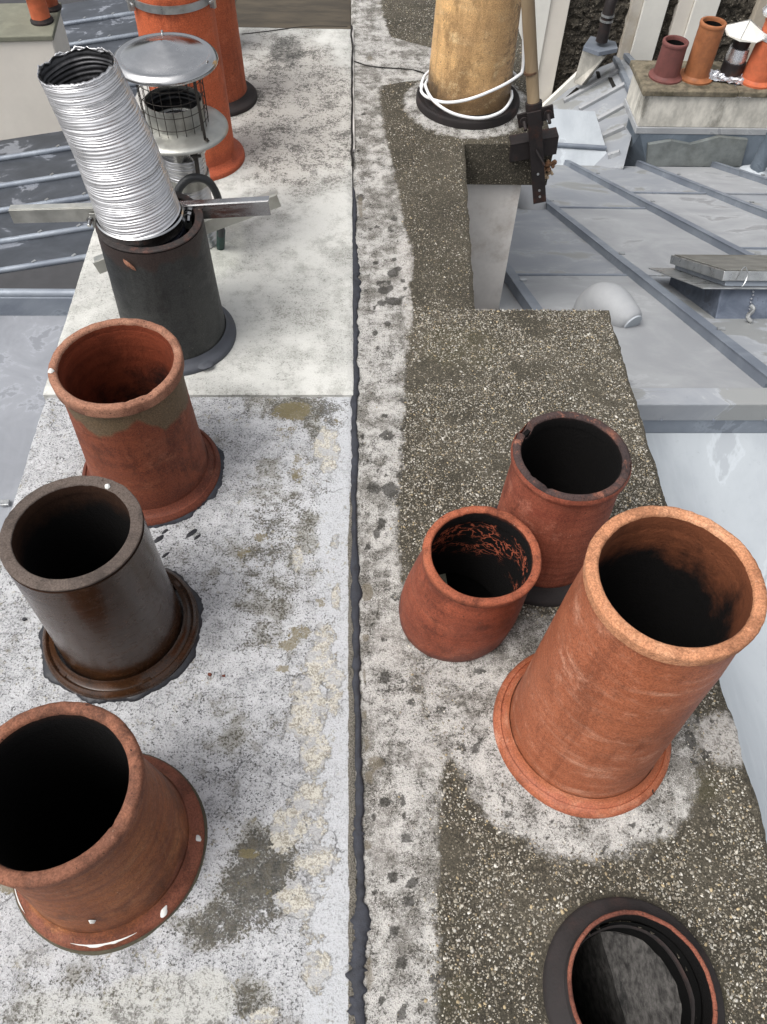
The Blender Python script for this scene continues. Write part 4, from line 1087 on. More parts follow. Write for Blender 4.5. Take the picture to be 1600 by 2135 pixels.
# low pot bottom right
t = pot(0.436, 0.099, 0.055, 'low sooty pot with orange rim edge and broad black foot, at the lower right corner', [(0.118, 0.0), (0.114, 0.03), (0.1125, 0.048)],
        [(0.108, 0.036), (0.116, 0.029), (0.126, 0.020), (0.136, 0.015), (0.1405, 0.010), (0.142, -0.01)], lip(0.1135, 0.1065, 0.055, 0.012, 0.003), 0.1045, M['dark_flange'], M['rim_low'], M['in_low'],
        M['dark_flange'], chips=[(1.2, 0.12, 0.003)], seed=11.2, group=PR, flue=False)
lathe('flue', [(0.102, 0.02), (0.103, -0.05), (0.103, -0.7), (0.001, -0.7)], M['black_in'], t, 64, 0.002, 3)
V = []
n_ = 24
for i in range(n_ + 1):
    y = -0.102 + 0.204 * i / n_
    xe = 0.006 - y * 0.14 + 0.003 * noise.noise(Vector((y * 40, 2, 0)))
    xo = sqrt(max(0.0001, 0.1025 ** 2 - y * y))
    for q in range(9):
        x = min(xe, xo) + (xo - min(xe, xo)) * q / 8
        V.append((x, y, -0.075 - 0.02 * (1 - q / 8) + 0.012 * noise.noise(Vector((x * 60, y * 40, 1)))))
    V.append((min(xe, xo), y, -0.4))
Fc = []
for i in range(n_):
    for q in range(8): Fc.append((i * 10 + q, i * 10 + q + 1, (i + 1) * 10 + q + 1, (i + 1) * 10 + q))
    Fc.append((i * 10 + 9, i * 10, (i + 1) * 10, (i + 1) * 10 + 9))
mk('flue_partition', V, Fc, M['partition'], t, True, None, 40)
lathe('inner_edge', [(0.0985, -0.012), (0.1015, -0.008), (0.1015, -0.03), (0.0985, -0.02)], M['dark_flange'], t, 96, 0.0022, 9, closed=True)
# cream pot with the cable
t = pot(0.420, 2.87, 0.92, 'large cream stoneware pot with blackened foot, a white cable looped round it', [(0.158, 0.0), (0.150, 0.03), (0.144, 0.2), (0.136, 0.5), (0.130, 0.9)],
        collar(0.150, 0.187, 0.028, False), lip(0.142, 0.118, 0.92, 0.03, 0.006), 0.117, M['pot_cream'], M['pot_cream'], M['in_rearR'], M['dark_flange'], seed=12.7, group=PR, z0=0.008)

# small chips lying about
for k, (p, r_, lab) in enumerate((((-0.2849,0.6545,0), .006, 'larger red clay chip lying right of the brown glazed pot'), ((-0.2565,0.651,0), .004, 'smaller red clay chip beside the larger one'),
                                  ((0.7234,0.6347,0), .0055, 'red clay chip on the white bloom right of the tall pot'), ((-0.6708,0.7806,0), .005, 'black tar crumb on the cement left of the brown glazed pot'))):
    b = MB(); n0 = 7
    lo = [(r_ * (1 + .4 * rnd.uniform(-1, 1)) * cos(2 * pi * j / n0), r_ * (1 + .4 * rnd.uniform(-1, 1)) * .8 * sin(2 * pi * j / n0), 0) for j in range(n0)]
    b.prism(lo, [(x * .7, y * .7, r_ * .6) for x, y, _ in lo])
    o = b.build('debris_chip', M['tarblack'] if k == 3 else M['pot_leftorange'], None, smooth=False, bevel=0.0005, loc=(p[0], p[1], 0.001))
    tag(o, lab, 'chip', 'loose chips on the chimney tops')
for k, p in enumerate(((-0.4163,0.9962,0), (-0.3579,0.9906,0), (-0.3441,0.9803,0), (-0.429,0.9747,0), (-0.4079,0.9334,0))):
    o = splat(None, (p[0], p[1], 0.0), (0, 0, 1), 0.006 + 0.004 * (k % 2), M['tarblack'], 'tar_smear', k, 1.9, 0.7)
    o.parent = stackL


# ------------------------------------------------------------------ corrugated duct in the dark pot
duct = empty('flexible_duct', (-0.484, 1.615, 0.372), 'silvery white corrugated duct with torn open top, rising from the dark grey pot', 'flexible duct')


def corrugated(name, c0, c1, r0, r1, nr, seg, mat, parent, depth=0.0035, torn=0.0, seed=0, bend=0.0, jit=0.5, flip=False):
    c0, c1 = Vector(c0), Vector(c1)
    ax = (c1 - c0).normalized()
    u, w = Vector((1, 0, 0.12 if bend else 0)).normalized(), Vector((0, 1, 0))
    V, Fc = [], []
    ts = []
    t_ = 0
    rr = random.Random(seed)
    for i in range(nr):
        g_ = 1 + jit * rr.uniform(-1, 1)
        pk_ = rr.uniform(0.25, 1.5)
        for q in (0, .28, .5, .78):
            ts.append((t_ + g_ * q, 1 - pk_ * (0, .45, 1, .45)[(0, .28, .5, .78).index(q)], i))
        t_ += g_
    tot = t_
    for k, (tt, pr, i) in enumerate(ts):
        f = tt / tot
        cc = c0.lerp(c1, f) + Vector((bend * sin(f * pi), 0, 0))
        for j in range(seg):
            a = 2 * pi * j / seg
            wv = noise.noise(Vector((cos(a) * 1.2, sin(a) * 1.2, f * 5 + seed)))
            w2 = noise.noise(Vector((cos(a) * 2.5 + 3, sin(a) * 2.5, i * 0.9 + seed)))
            r = r0 + (r1 - r0) * f - (depth * (1 - pr)) * (0.75 + 0.4 * (w2 + .5)) + 0.0016 * wv
            dz = 0.0011 * w2 + 0.0035 * noise.noise(Vector((cos(a), sin(a), f * 9)))
            if torn and k > len(ts) - 4: dz += torn * (noise.noise(Vector((cos(a) * 4, sin(a) * 4, seed))) + .6 * noise.noise(Vector((cos(a) * 13, sin(a) * 13, 2))))
            V.append(cc + (u * cos(a) + w * sin(a)) * r + ax * dz)
    n = len(ts)
    for i in range(n - 1):
        for j in range(seg):
            k = (j + 1) % seg
            q = (i * seg + j, i * seg + k, (i + 1) * seg + k, (i + 1) * seg + j)
            Fc.append(q[::-1] if flip else q)
    return mk(name, V, Fc, mat, parent, True, None, 0)


corrugated('duct_wall', (0.0, 0.0, 0.0), (-0.080, 0.085, 0.290), 0.0935, 0.081, 64, 120, M['alu'], duct, 0.0026, 0.008, 2, 0.008, 0.75)
corrugated('duct_lining', (0.0, 0.0, 0.0), (-0.080, 0.085, 0.288), 0.0875, 0.0765, 34, 96, M['alu_in'], duct, 0.0042, 0.006, 4, 0.008, flip=True)
corrugated('duct_tail', (0.010, -0.004, -0.12), (0.002, 0.0, -0.015), 0.089, 0.0915, 16, 96, plain('dark blue-black liner', c(52, 54, 66), 0.3, 0.5, 0.3, 20, 0.2), duct, 0.003, 0, 5)
lathe('steel_collar', [(0.0925, -0.020), (0.0965, -0.020), (0.0985, -0.017), (0.0965, -0.012), (0.0965, 0.000), (0.0985, 0.004), (0.0955, 0.007)], M['stainless'], duct, 96, 0.0003, 2)

clampo = empty('support_bracket', (-0.484, 1.66, 0.36), 'stainless bracket bars clamped across the mouth of the dark grey pot', 'bracket')


def angle_bar(name, p0, p1, hgt, dep, mat, parent, flip=1):
    o = parent.location
    p0, p1 = Vector(p0) - o, Vector(p1) - o
    b = MB()
    dz = Vector((0, 0, hgt / 2))
    b.bar(p0 - dz, p1 - dz, 0.003, hgt)
    d = (p1 - p0).normalized()
    s = Vector((-d.y, d.x, 0)) * flip
    b.bar(p0 + s * (dep / 2 + 0.0016), p1 + s * (dep / 2 + 0.0016), dep, 0.003)
    return b.build(name, mat, parent, smooth=False, bevel=0.0006)


angle_bar('left_bar', (-0.7962,1.66,0.3534), (-0.5898,1.66,0.3616), 0.034, 0.018, M['stainless_dull'], clampo)
angle_bar('right_bar', (-0.4036,1.66,0.3672), (-0.1926,1.66,0.3828), 0.036, 0.018, M['stainless'], clampo)
angle_bar('cross_bar', (-0.6551,1.705,0.177), (-0.1863,1.83,0.2939), 0.036, 0.020, M['stainless_dull'], clampo)
for nm, p in (('bolt', (-0.612,1.655,0.3372)), ('bolt', (-0.3804,1.655,0.3507))):
    p = Vector(p) - clampo.location
    b = MB()
    b.tube([p, p + Vector((0, -0.010, 0))], 0.0085, 6)
    b.tube([p + Vector((0, -0.010, 0)), p + Vector((0, -0.024, -0.004))], 0.0045, 10)
    b.build(nm, M['stainless'], clampo, smooth=False, bevel=0.0006)
for p in ((-0.5975,1.652,0.3519), (-0.3924,1.652,0.35)):
    p = Vector(p) - clampo.location
    b = MB(); b.bar(p - Vector((0.014, 0, 0.018)), p + Vector((0.014, 0, -0.018)), 0.004, 0.038)
    b.build('clamp_ear', M['stainless_dull'], clampo, smooth=False, bevel=0.001)

# ------------------------------------------------------------------ liner with rain cowl
cowl = empty('chimney_cowl', (-0.45, 2.02, 0.012), 'shiny steel rain cowl with cone cap and wire cage on a corrugated liner', 'chimney cowl')
corrugated('liner', (0, 0, -0.02), (0, 0, 0.37), 0.056, 0.056, 44, 72, M['alu'], cowl, 0.0032, 0, 7, 0, 0.25)
lathe('lower_band', [(0.058, 0.20), (0.0605, 0.20), (0.0605, 0.226), (0.058, 0.226)], M['stainless_dull'], cowl, 64, 0.0003, 1, closed=True)
lathe('upper_band', [(0.058, 0.285), (0.061, 0.285), (0.061, 0.335), (0.058, 0.335)], M['stainless'], cowl, 64, 0.0003, 1, closed=True)
b = MB(); b.bar((0.040, -0.050, 0.235), (0.044, -0.052, 0.315), 0.004, 0.012); b.tube([(0.034, -0.056, 0.30), (0.056, -0.048, 0.30)], 0.0045, 8)
b.build('band_latch', M['wire'], cowl, bevel=0.0005)
lathe('lower_disc', fine([(0.058, 0.366), (0.06, 0.369), (0.10, 0.361), (0.126, 0.352), (0.1285, 0.349), (0.129, 0.344), (0.1265, 0.343), (0.10, 0.357), (0.058, 0.362)]), M['stainless_dull'], cowl, 112, 0.0006, 2)
lathe('outlet_collar', [(0.072, 0.362), (0.072, 0.422), (0.0705, 0.422), (0.0705, 0.364)], M['stainless_dull'], cowl, 80, 0.0004, 2)
corrugated('outlet_lining', (0, 0, 0.34), (0, 0, 0.418), 0.067, 0.067, 7, 72, M['alu_in'], cowl, 0.004, 0, 8, flip=True)
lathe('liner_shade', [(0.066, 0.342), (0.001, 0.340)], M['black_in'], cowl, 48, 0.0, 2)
lathe('cone_cap', fine([(0.0015, 0.560), (0.008, 0.559), (0.102, 0.529), (0.106, 0.5285), (0.110, 0.531), (0.117, 0.529), (0.1255, 0.521), (0.1275, 0.516), (0.126, 0.512), (0.123, 0.5125), (0.104, 0.524), (0.008, 0.554), (0.0015, 0.555)], 0.01),
      M['stainless'], cowl, 128, 0.0012, 3)
b = MB()
for i in range(22):
    a = 2 * pi * i / 22
    b.tube([(0.081 * cos(a), 0.081 * sin(a), 0.360), (0.081 * cos(a), 0.081 * sin(a), 0.530)], 0.0011, 6)
for z in (0.38, 0.412, 0.444, 0.476, 0.506):
    b.tube([(0.081 * cos(2 * pi * j / 40), 0.081 * sin(2 * pi * j / 40), z) for j in range(41)], 0.0010, 6, cap=False)
b.build('wire_cage', M['wire'], cowl)
for a in (-0.75, 1.4, 3.5):
    b = MB(); p0 = Vector((0.108 * cos(a), 0.108 * sin(a), 0.358)); p1 = Vector((0.100 * cos(a), 0.100 * sin(a), 0.526))
    b.bar(p0, p1, 0.008, 0.002, upv=(cos(a), sin(a), 0))
    b.bar(p0, p0 + Vector((cos(a), sin(a), 0)) * 0.012, 0.008, 0.002)
    b.tube([p0 + Vector((cos(a), sin(a), 0)) * 0.008, p0 + Vector((cos(a), sin(a), 0)) * 0.008 + Vector((0, 0, 0.006))], 0.0032, 8)
    b.build('cap_leg', M['wire'], cowl, smooth=False, bevel=0.0004)
for a, r_, z in ((1.75, 0.114, 0.5305), (-0.35, 0.114, 0.5305)):
    b = MB(); b.tube([(r_ * cos(a), r_ * sin(a), z), (r_ * cos(a), r_ * sin(a), z + 0.004)], 0.003, 8)
    b.build('rivet', M['stainless'], cowl)

hose = catmull([(-0.4682,1.9,0.2176), (-0.4522,1.91,0.2573), (-0.4196,1.92,0.28), (-0.3804,1.93,0.2676), (-0.3629,1.94,0.2213), (-0.3626,1.95,0.157), (-0.3727,1.96,0.0816)], 6)
b = MB(); b.tube(hose, 0.0105, 14)
hz = b.build('conduit', M['rubber'])
tag(hz, 'dark grey bent conduit arching in front of the corrugated liner', 'pipe')
b = MB(); p = Vector((-0.3706,1.96,0.0972)); q = Vector((-0.3866,1.99,0.012))
b.tube([p, q], [0.0125, 0.012], 12); b.bar(q, q + Vector((0.0, -0.01, -0.01)), 0.03, 0.008)
o = b.build('conduit_end', M['green'], hz)

# ------------------------------------------------------------------ cable round the cream pot
up1 = [(0.5496,2.82,0.4452), (0.5576,2.82,0.3638), (0.5759,2.8,0.242), (0.5846,2.79,0.1651), (0.5669,2.765,0.1529), (0.5014,2.735,0.1281), (0.403,2.705,0.1029), (0.3257,2.735,0.0754), (0.2684,2.79,0.0636), (0.2469,2.83,0.0651), (0.2549,2.88,0.0643)]
lo1 = [(0.2746,2.92,0.0621), (0.261,2.83,0.0819), (0.2854,2.75,0.0722), (0.3505,2.705,0.053), (0.4417,2.69,0.0453), (0.5172,2.71,0.0576), (0.5575,2.77,0.0709), (0.5708,2.85,0.0599)]
back = [(0.42 + 0.172 * cos(a), 2.87 + 0.172 * sin(a), 0.06 + 0.03 * i / 6) for i, a in enumerate([3.1 - 0.48 * k for k in range(7)])]
b = MB()
b.tube(catmull(up1 + back, 6), 0.0052, 10)
b.tube(catmull(lo1, 6), 0.0052, 10)
tag(b.build('cable', M['white_cable']), 'white cable hanging beside the tan pole and looped twice round the cream pot', 'cable')

# ------------------------------------------------------------------ tan pole and its black clamp
pole = empty('antenna_pole', (0.6,2.6,0.1441), 'tan weathered pole standing in a black steel clamp on the stack corner', 'pole')
o0 = pole.location
P0, P1 = Vector((0.6065,2.6,0.1172)) - o0, Vector((0.5082,2.64,0.5459)) - o0
b = MB(); b.tube([P0, P0.lerp(P1, .5), P1], [0.020, 0.0205, 0.021], 20); b.build('shaft', M['wood'], pole)
k0 = Vector((0.5749,2.61,0.2381)) - o0
dirp = (P1 - P0).normalized()
b = MB(); b.tube([k0 - dirp * 0.003, k0 + dirp * 0.003], 0.0222, 20); b.build('joint_ring', M['wood_ring'], pole, sharp=50)
brk = empty('pole_clamp', (0.6301,2.585,0.0133), 'black rusting steel clamp and perforated strap bolted to the corner of the gravel slab', 'clamp')
o1 = brk.location
b = MB()
sa, sb = Vector((0.5983,2.565,0.1351)) - o1, Vector((0.6798,2.565,-0.195)) - o1
b.bar(sa, sb, 0.046, 0.006, upv=(0, -1, 0)); b.build('strap', M['black_metal'], brk, smooth=False, bevel=0.001)
b = MB(); b.tube([Vector((0.5991,2.6,0.1488)) - o1, Vector((0.6163,2.59,0.0739)) - o1], 0.028, 24, cap=True); b.build('collar', M['black_metal'], brk, sharp=50)
b = MB()
w0, w1 = Vector((0.5544,2.585,0.0905)) - o1, Vector((0.6681,2.585,0.1273)) - o1
b.bar(w0, w1, 0.008, 0.046); b.build('wing_plate', M['black_metal'], brk, smooth=False, bevel=0.001)
for p in ((0.5728,2.575,0.0976), (0.6483,2.575,0.1227)):
    p = Vector(p) - o1
    b = MB(); b.tube([p, p + Vector((0, -0.006, 0))], 0.014, 18); b.tube([p, p + Vector((0.004, -0.032, -0.014))], 0.006, 10)
    b.build('clamp_bolt', M['black_metal'], brk, sharp=50)
b = MB()
g0, g1 = Vector((0.5462,2.59,0.0044)) - o1, Vector((0.7054,2.59,0.0368)) - o1
dn_ = Vector((0.004, 0, -0.062))
b.prism([g0 + dn_, g1 + dn_, g1 + dn_ + Vector((0, .016, 0)), g0 + dn_ + Vector((0, .016, 0))], [g0, g1, g1 + Vector((0, .016, 0)), g0 + Vector((0, .016, 0))])
b.bar(g0 + Vector((0, 0.03, 0)), g1 + Vector((0, 0.03, 0)), 0.06, 0.006)
b.build('back_plate', M['black_metal'], brk, smooth=False, bevel=0.001)
for q in ((0.6507,2.56,-0.0805), (0.6675,2.56,-0.1427), (0.6738,2.56,-0.167)):
    q = Vector(q) - o1
    b = MB(); b.tube([q, q + Vector((0, -0.004, 0))], 0.0042, 10); b.build('hole_rim', M['galv'], brk)
b = MB(); q0, q1 = Vector((0.6277,2.56,0.0069)) - o1, Vector((0.6606,2.53,-0.0324)) - o1
b.tube([q0, q1], 0.004, 8); b.build('hook', M['black_metal'], brk)
b = MB()
for i in range(34):
    q = Vector((0.6933,2.6,-0.0859)); q += Vector((rnd.uniform(-.02, .02), rnd.uniform(-.006, .006), rnd.uniform(-.03, .03)))
    r_ = rnd.uniform(.006, .013)
    r_ *= .7
    b.tube([q + Vector((0, 0, -r_)), q + Vector((0, 0, -r_ * .4)), q + Vector((0, 0, r_ * .5)), q + Vector((0, 0, r_))], [r_ * .4, r_, r_ * .9, r_ * .3], 7)
o = b.build('rusty_lump', M['rust'], None, smooth=False)
o.parent = stackR

# ------------------------------------------------------------------ right hand roof
SL = 0.43985
rz = lambda y: -0.35 - (y - 1.76) * SL
roofR = empty('zinc_roof', (1.2, 1.76, -0.35), 'pale grey zinc roof with parallel battens, sloping away right of the stacks', 'roof')
oR = roofR.location
bx = [0.74, 1.352, 2.06, 2.76, 3.49, 4.2, 4.9]
seams = [1.755, 3.13, 4.86, 7.06]


def sheet(name, x0, x1, y0, y1, zf, mat, parent, lift=0.0, n=(6, 10), amp=0.004, thick=0.0025, slope=SL):
    o = parent.location
    V = []
    for top in (1, 0):
        for j in range(n[1] + 1):
            y = y0 + (y1 - y0) * j / n[1]
            for i in range(n[0] + 1):
                x = x0 + (x1 - x0) * i / n[0]
                z = zf(y) if callable(zf) else zf
                w = amp * noise.noise(Vector((x * 2.3, y * 2.3, 1.7)))
                V.append((x - o.x, y - o.y, z + lift + w - (0 if top else thick) - o.z))
    a, b_ = n[0] + 1, (n[0] + 1) * (n[1] + 1)
    Fc = []
    for j in range(n[1]):
        for i in range(n[0]):
            q = (j * a + i, j * a + i + 1, (j + 1) * a + i + 1, (j + 1) * a + i)
            Fc.append(q); Fc.append(tuple(k + b_ for k in q[::-1]))
    ring_ = [i for i in range(n[0] + 1)] + [j * a + n[0] for j in range(1, n[1] + 1)] + [n[1] * a + i for i in range(n[0] - 1, -1, -1)] + [j * a for j in range(n[1] - 1, 0, -1)]
    for k in range(len(ring_)):
        p, q = ring_[k], ring_[(k + 1) % len(ring_)]
        Fc.append((p, p + b_, q + b_, q))
    return mk(name, V, Fc, mat, parent, True, None, 30)


for i in range(len(bx) - 1):
    sm = list(seams) if i < 2 else [1.755, 2.18, 3.7, 5.5, 7.06]
    if i == 0: sm = [1.755, 3.13, 4.86, 7.06]
    for j in range(len(sm) - 1):
        sheet('zinc_sheet', bx[i] + 0.002, bx[i + 1] - 0.002, sm[j] - (0.03 if j else 0), sm[j + 1], rz, M['zinc_r'] if (i + j) % 2 == 0 else M['zinc_r2'], roofR,
              lift=0.010 - 0.004 * j)
sheet('zinc_sheet', 0.62, bx[0] - 0.002, 1.755, 7.06, rz, M['zinc_r'], roofR, lift=0.0)
for i in range(len(bx) - 1):
    for y in ([3.13, 4.86] if i < 2 else [2.18, 3.7, 5.5]):
        b = MB()
        q = lambda yy, h_: (yy - oR.y, rz(yy) + h_ - oR.z)
        xs0, xs1 = bx[i] + .026 - oR.x, bx[i + 1] - .026 - oR.x
        lo = [(xs0, *q(y - .014, .004)), (xs1, *q(y - .014, .004)), (xs1, *q(y + .006, .004)), (xs0, *q(y + .006, .004))]
        hi = [(xs0, *q(y - .012, .018)), (xs1, *q(y - .012, .016)), (xs1, *q(y + .004, .019)), (xs0, *q(y + .004, .019))]
        b.prism(lo, hi); b.build('lap_seam', M['zinc_batten'] if (i + int(y)) % 2 else M['zinc_r2'], roofR, smooth=False, bevel=.002)
for i, x in enumerate(bx):
    b = MB()
    y0, y1 = (1.79, 7.10) if i != 0 else (1.79, 3.25)
    segs = [y0, y0 + 1.35, y0 + 3.0, y1] if i else [y0, y1]
    for k in range(len(segs) - 1):
        ya, yb = segs[k], segs[k + 1] + 0.01
        zt = -0.002 * k
        q = lambda y, w, h_: (x + w - oR.x, y - oR.y, rz(y) + h_ + zt - oR.z)
        b.prism([q(ya, -.024, 0), q(ya, .024, 0), q(yb, .024, 0), q(yb, -.024, 0)], [q(ya, -.019, .048), q(ya, .019, .048), q(yb, .019, .048), q(yb, -.019, .048)])
        b.prism([q(ya, -.023, .048), q(ya, .023, .048), q(yb, .023, .048), q(yb, -.023, .048)], [q(ya, -.022, .054), q(ya, .022, .054), q(yb, .022, .054), q(yb, -.022, .054)])
    b.build('batten', M['zinc_batten'], roofR, smooth=False, bevel=0.002)
    for y in ([2.25, 3.4, 4.9, 6.2] if i else [2.9]):
        b = MB(); b.bar((x - oR.x + 0.012, y - oR.y, rz(y) + .058 - oR.z), (x - oR.x + .042, y - oR.y, rz(y) + .058 - oR.z), 0.016, 0.006)
        b.build('clip', M['galv'], roofR, smooth=False, bevel=0.001)
# ridge box towards the camera
b = MB(); b.box(0.60 - oR.x, 5.2 - oR.x, 1.700 - oR.y, 1.775 - oR.y, -0.415 - oR.z, -0.338 - oR.z)
b.build('ridge_box', M['zinc_r2'], roofR, smooth=False, bevel=0.004)
b = MB(); b.box(0.60 - oR.x, 5.2 - oR.x, 1.706 - oR.y, 1.770 - oR.y, -0.56 - oR.z, -0.417 - oR.z)
b.build('ridge_fascia', M['zinc_batten'], roofR, smooth=False, bevel=0.002)
for x in (0.99, 1.16, 1.33):
    b = MB(); b.tube([(x - oR.x, 1.7 - oR.y, -0.408 - oR.z), (x - oR.x, 1.695 - oR.y, -0.408 - oR.z)], 0.004, 8); b.build('nail', M['zinc_batten'], roofR)
nearR = empty('zinc_terrace', (1.2, 1.6, -0.48), 'smooth pale zinc slope at the right edge, below the tall orange pot', 'roof')
sheet('zinc_sheet', 0.60, 1.75, -1.2, 1.705, lambda y: -0.48 - (1.697 - y) * 0.09, M['zinc_near'], nearR, n=(10, 20), amp=0.003)
sheet('zinc_sheet', 1.752, 3.2, -1.2, 1.705, lambda y: -0.48 - (1.697 - y) * 0.09, M['zinc_near'], nearR, n=(10, 20), amp=0.003)

# roof hatch, square to the slope
hat = empty('roof_hatch', (1.475, 2.475, rz(2.475)), 'lead-clad roof hatch with flat grey lid between two battens', 'roof hatch')
hat.rotation_euler = (-math.atan(SL) - 0.11, 0, 0)
b = MB(); b.prism([(0, 0, -.01), (.56, 0, -.01), (.56, .56, -.01), (0, .56, -.01)], [(.008, .01, .13), (.55, .01, .13), (.55, .55, .13), (.008, .55, .13)])
b.build('upstand', M['lead'], hat, smooth=False, bevel=0.005)
b = MB(); b.box(-.085, .64, -.03, .60, .131, .136); b.build('flashing_plate', M['galv'], hat, smooth=False, bevel=0.001)
b = MB(); b.box(.02, .54, .01, .55, .137, .158); b.build('lid_seat', M['zinc_batten'], hat, smooth=False, bevel=0.002)
b = MB(); b.box(.0, .56, -.004, .57, .159, .197); b.build('lid_frame', M['galv'], hat, smooth=False, bevel=0.003)
b = MB(); b.box(.012, .548, .008, .558, .198, .201); b.build('lid_top', M['lid'], hat, smooth=False, bevel=0.001)
wp = catmull([(.05, -.012, .165), (.055, -.03, .20), (.075, -.02, .215), (.09, -.02, .18), (.07, -.03, .14), (.03, -.04, .139)], 5)
b = MB(); b.tube(wp, 0.0022, 6); b.build('wire_loop', M['galv'], hat)
for i in range(8):
    p = Vector((.135 + 0.003 * sin(i * 1.9), -0.001, 0.118 - i * 0.014))
    b = MB(); b.tube([p + Vector((0, 0, -.004)), p, p + Vector((0, 0, .004))], [.002, .006, .002], 8); b.build('mastic_dab', M['foil'], hat)
hc = [(.12 + .012 * sin(i * 1.3), -.03 - 0.006 * i, .01 + .012 * (5 - i)) for i in range(6)]
b = MB(); b.tube(catmull(hc, 4), 0.009, 8); b.build('rolled_offcut', M['galv'], hat)


# rounded zinc vents
def hood(x, y, s, rotz, label):
    t = empty('roof_vent', (x, y, rz(y) + 0.01), label, 'roof vent', 'rounded zinc vents', rotz)
    t.rotation_euler = (Matrix.Rotation(-math.atan(SL), 3, 'X') @ Matrix.Rotation(rotz, 3, 'Z')).to_euler()
    b = MB()
    path = catmull([(-0.075, 0, -0.07), (-0.07, 0, 0.01), (-0.03, 0, 0.055), (0.03, 0, 0.062), (0.09, 0, 0.045), (0.145, 0, 0.03), (0.165, 0, 0.02)], 5)
    n = len(path)
    rad = [s * (0.085 + 0.006 * sin(i / (n - 1) * pi)) - 0.042 * max(0, (i / (n - 1) - 0.45) / 0.55) ** 1.2 for i in range(n)]
    b.tube([p * s for p in path], rad, 28, cap=False)
    b.build('hood', M['zinc_r'], t, sharp=0)
    e = path[-1] * s
    d = (path[-1] - path[-3]).normalized()
    b = MB(); b.tube([e - d * .008, e + d * .004], [rad[-1] * 1.06, rad[-1] * 1.06], 28); b.build('end_cap', M['zinc_near'], t, sharp=50)
    return t


hood(1.02, 2.49, 0.92, -1.05, 'bulbous zinc vent hood rising behind the corner of the gravel slab')
t = hood(1.16, 4.92, 1.25, 2.6, 'rounded zinc vent hood half hidden behind the black pole clamp')

# tapering vent pipe at the right edge
vp = empty('vent_pipe', (3.6837,6.6327,-2.4932), 'tapered zinc vent pipe with a white cap and melted-looking foot, at the right edge', 'vent pipe')
lathe('foot', [(0.16, -0.06), (0.15, 0.0), (0.12, 0.02), (0.085, 0.035), (0.065, 0.06)], M['zinc_near'], vp, 40, 0.01, 3)
b = MB(); b.tube([(0, 0, 0), (0, 0, 0.48)], [0.072, 0.045], 28); b.build('pipe', M['zinc_dark'], vp, sharp=50)
lathe('cap', [(0.055, 0.50), (0.085, 0.50), (0.06, 0.55), (0.02, 0.575), (0.001, 0.58)], M['wall_white'], vp, 32, 0.001, 3)
for a in (0, 2.1, 4.2):
    b = MB(); b.bar((.04 * cos(a), .04 * sin(a), .47), (.055 * cos(a), .055 * sin(a), .51), .01, .003); b.build('cap_leg', M['wire'], vp)

# ------------------------------------------------------------------ far chimney stack on the right
fs = empty('chimney_stack', (2.7, 7.15, -2.75), 'far low chimney stack with mossy slab, stained white walls and zinc base, carrying four pots', 'chimney stack')
of = fs.location
zs = -2.016


def bxx(par, name, x0, x1, y0, y1, z0, z1, mat, bevel=0.006):
    o = par.location
    b = MB(); b.box(x0 - o.x, x1 - o.x, y0 - o.y, y1 - o.y, z0 - o.z, z1 - o.z)
    return b.build(name, mat, par, smooth=False, bevel=bevel)


bxx(fs, 'cap_slab', 2.63, 3.50, 7.15, 7.74, zs - .052, zs, M['far_slab'], 0.01)
bxx(fs, 'cap_slab', 3.503, 5.3, 7.155, 7.74, zs - .053, zs - .002, M['far_slab'], 0.01)
bxx(fs, 'rendered_wall', 2.675, 5.25, 7.18, 7.70, -2.36, zs - .054, M['stained'], 0.006)
bxx(fs, 'zinc_band', 2.665, 5.26, 7.165, 7.715, -2.42, -2.361, M['zinc_r'], 0.004)
b = MB()
tp = [(2.7142,7.17,-2.42), (5.26, 7.17, -2.42), (5.26, 7.7, -2.42), (2.7357,7.66,-2.502)]
bt = [(2.8698,7.12,-2.745), (5.4, 7.12, -2.78), (5.4, 7.8, -2.95), (2.7225,7.55,-3.0337)]
b.prism([Vector(p) - of for p in bt], [Vector(p) - of for p in tp])
b.build('zinc_apron', M['zinc_dark'], fs, smooth=False, bevel=0.004)
b = MB()
wl = [(2.8052,7.125,-2.4969), (2.844,7.105,-2.7018), (3.7687,7.1,-2.6932), (3.7457,7.13,-2.4411), (3.4621,7.135,-2.4194), (3.2115,7.13,-2.4947), (3.0153,7.13,-2.4595)]
wl = [Vector(p) - of for p in wl]
b.prism([p + Vector((0, -.012, 0)) for p in wl], [p + Vector((0, .03, 0)) for p in wl])
b.build('cement_patch', M['wetcement'], fs, smooth=False, bevel=0.003)

PF = 'pots on the far stack'


def small_pot(x, y, z, r0, r1, h, mat, label, rf=None, group=PF, fm=None):
    t = empty('chimney_pot', (x, y, z), label, 'chimney pot', group)
    lathe('body', [(r0, 0), (r0 * .97, h * .2), (r1 * .965, h * .7), (r1 * .96, h - .03), (r1 * .75, h - .03, 1), (r1 * .75, 0.02, 1), (0.001, 0.02, 1)], [mat, M['black_in']], t, 40, 0.001, x)
    lathe('rim', [(r1 * .96, h - .035), (r1, h - .028), (r1, h - .005), (r1 * .96, h), (r1 * .82, h), (r1 * .78, h - .01), (r1 * .78, h - .04)], mat, t, 40, 0.001, x)
    lathe('base_flange', [(r0 * .97, .04), (r0 * 1.08, .02), (rf or r0 * 1.3, .014), (rf or r0 * 1.3, -.002)], fm or mat, t, 40, 0.003, x)
    return t


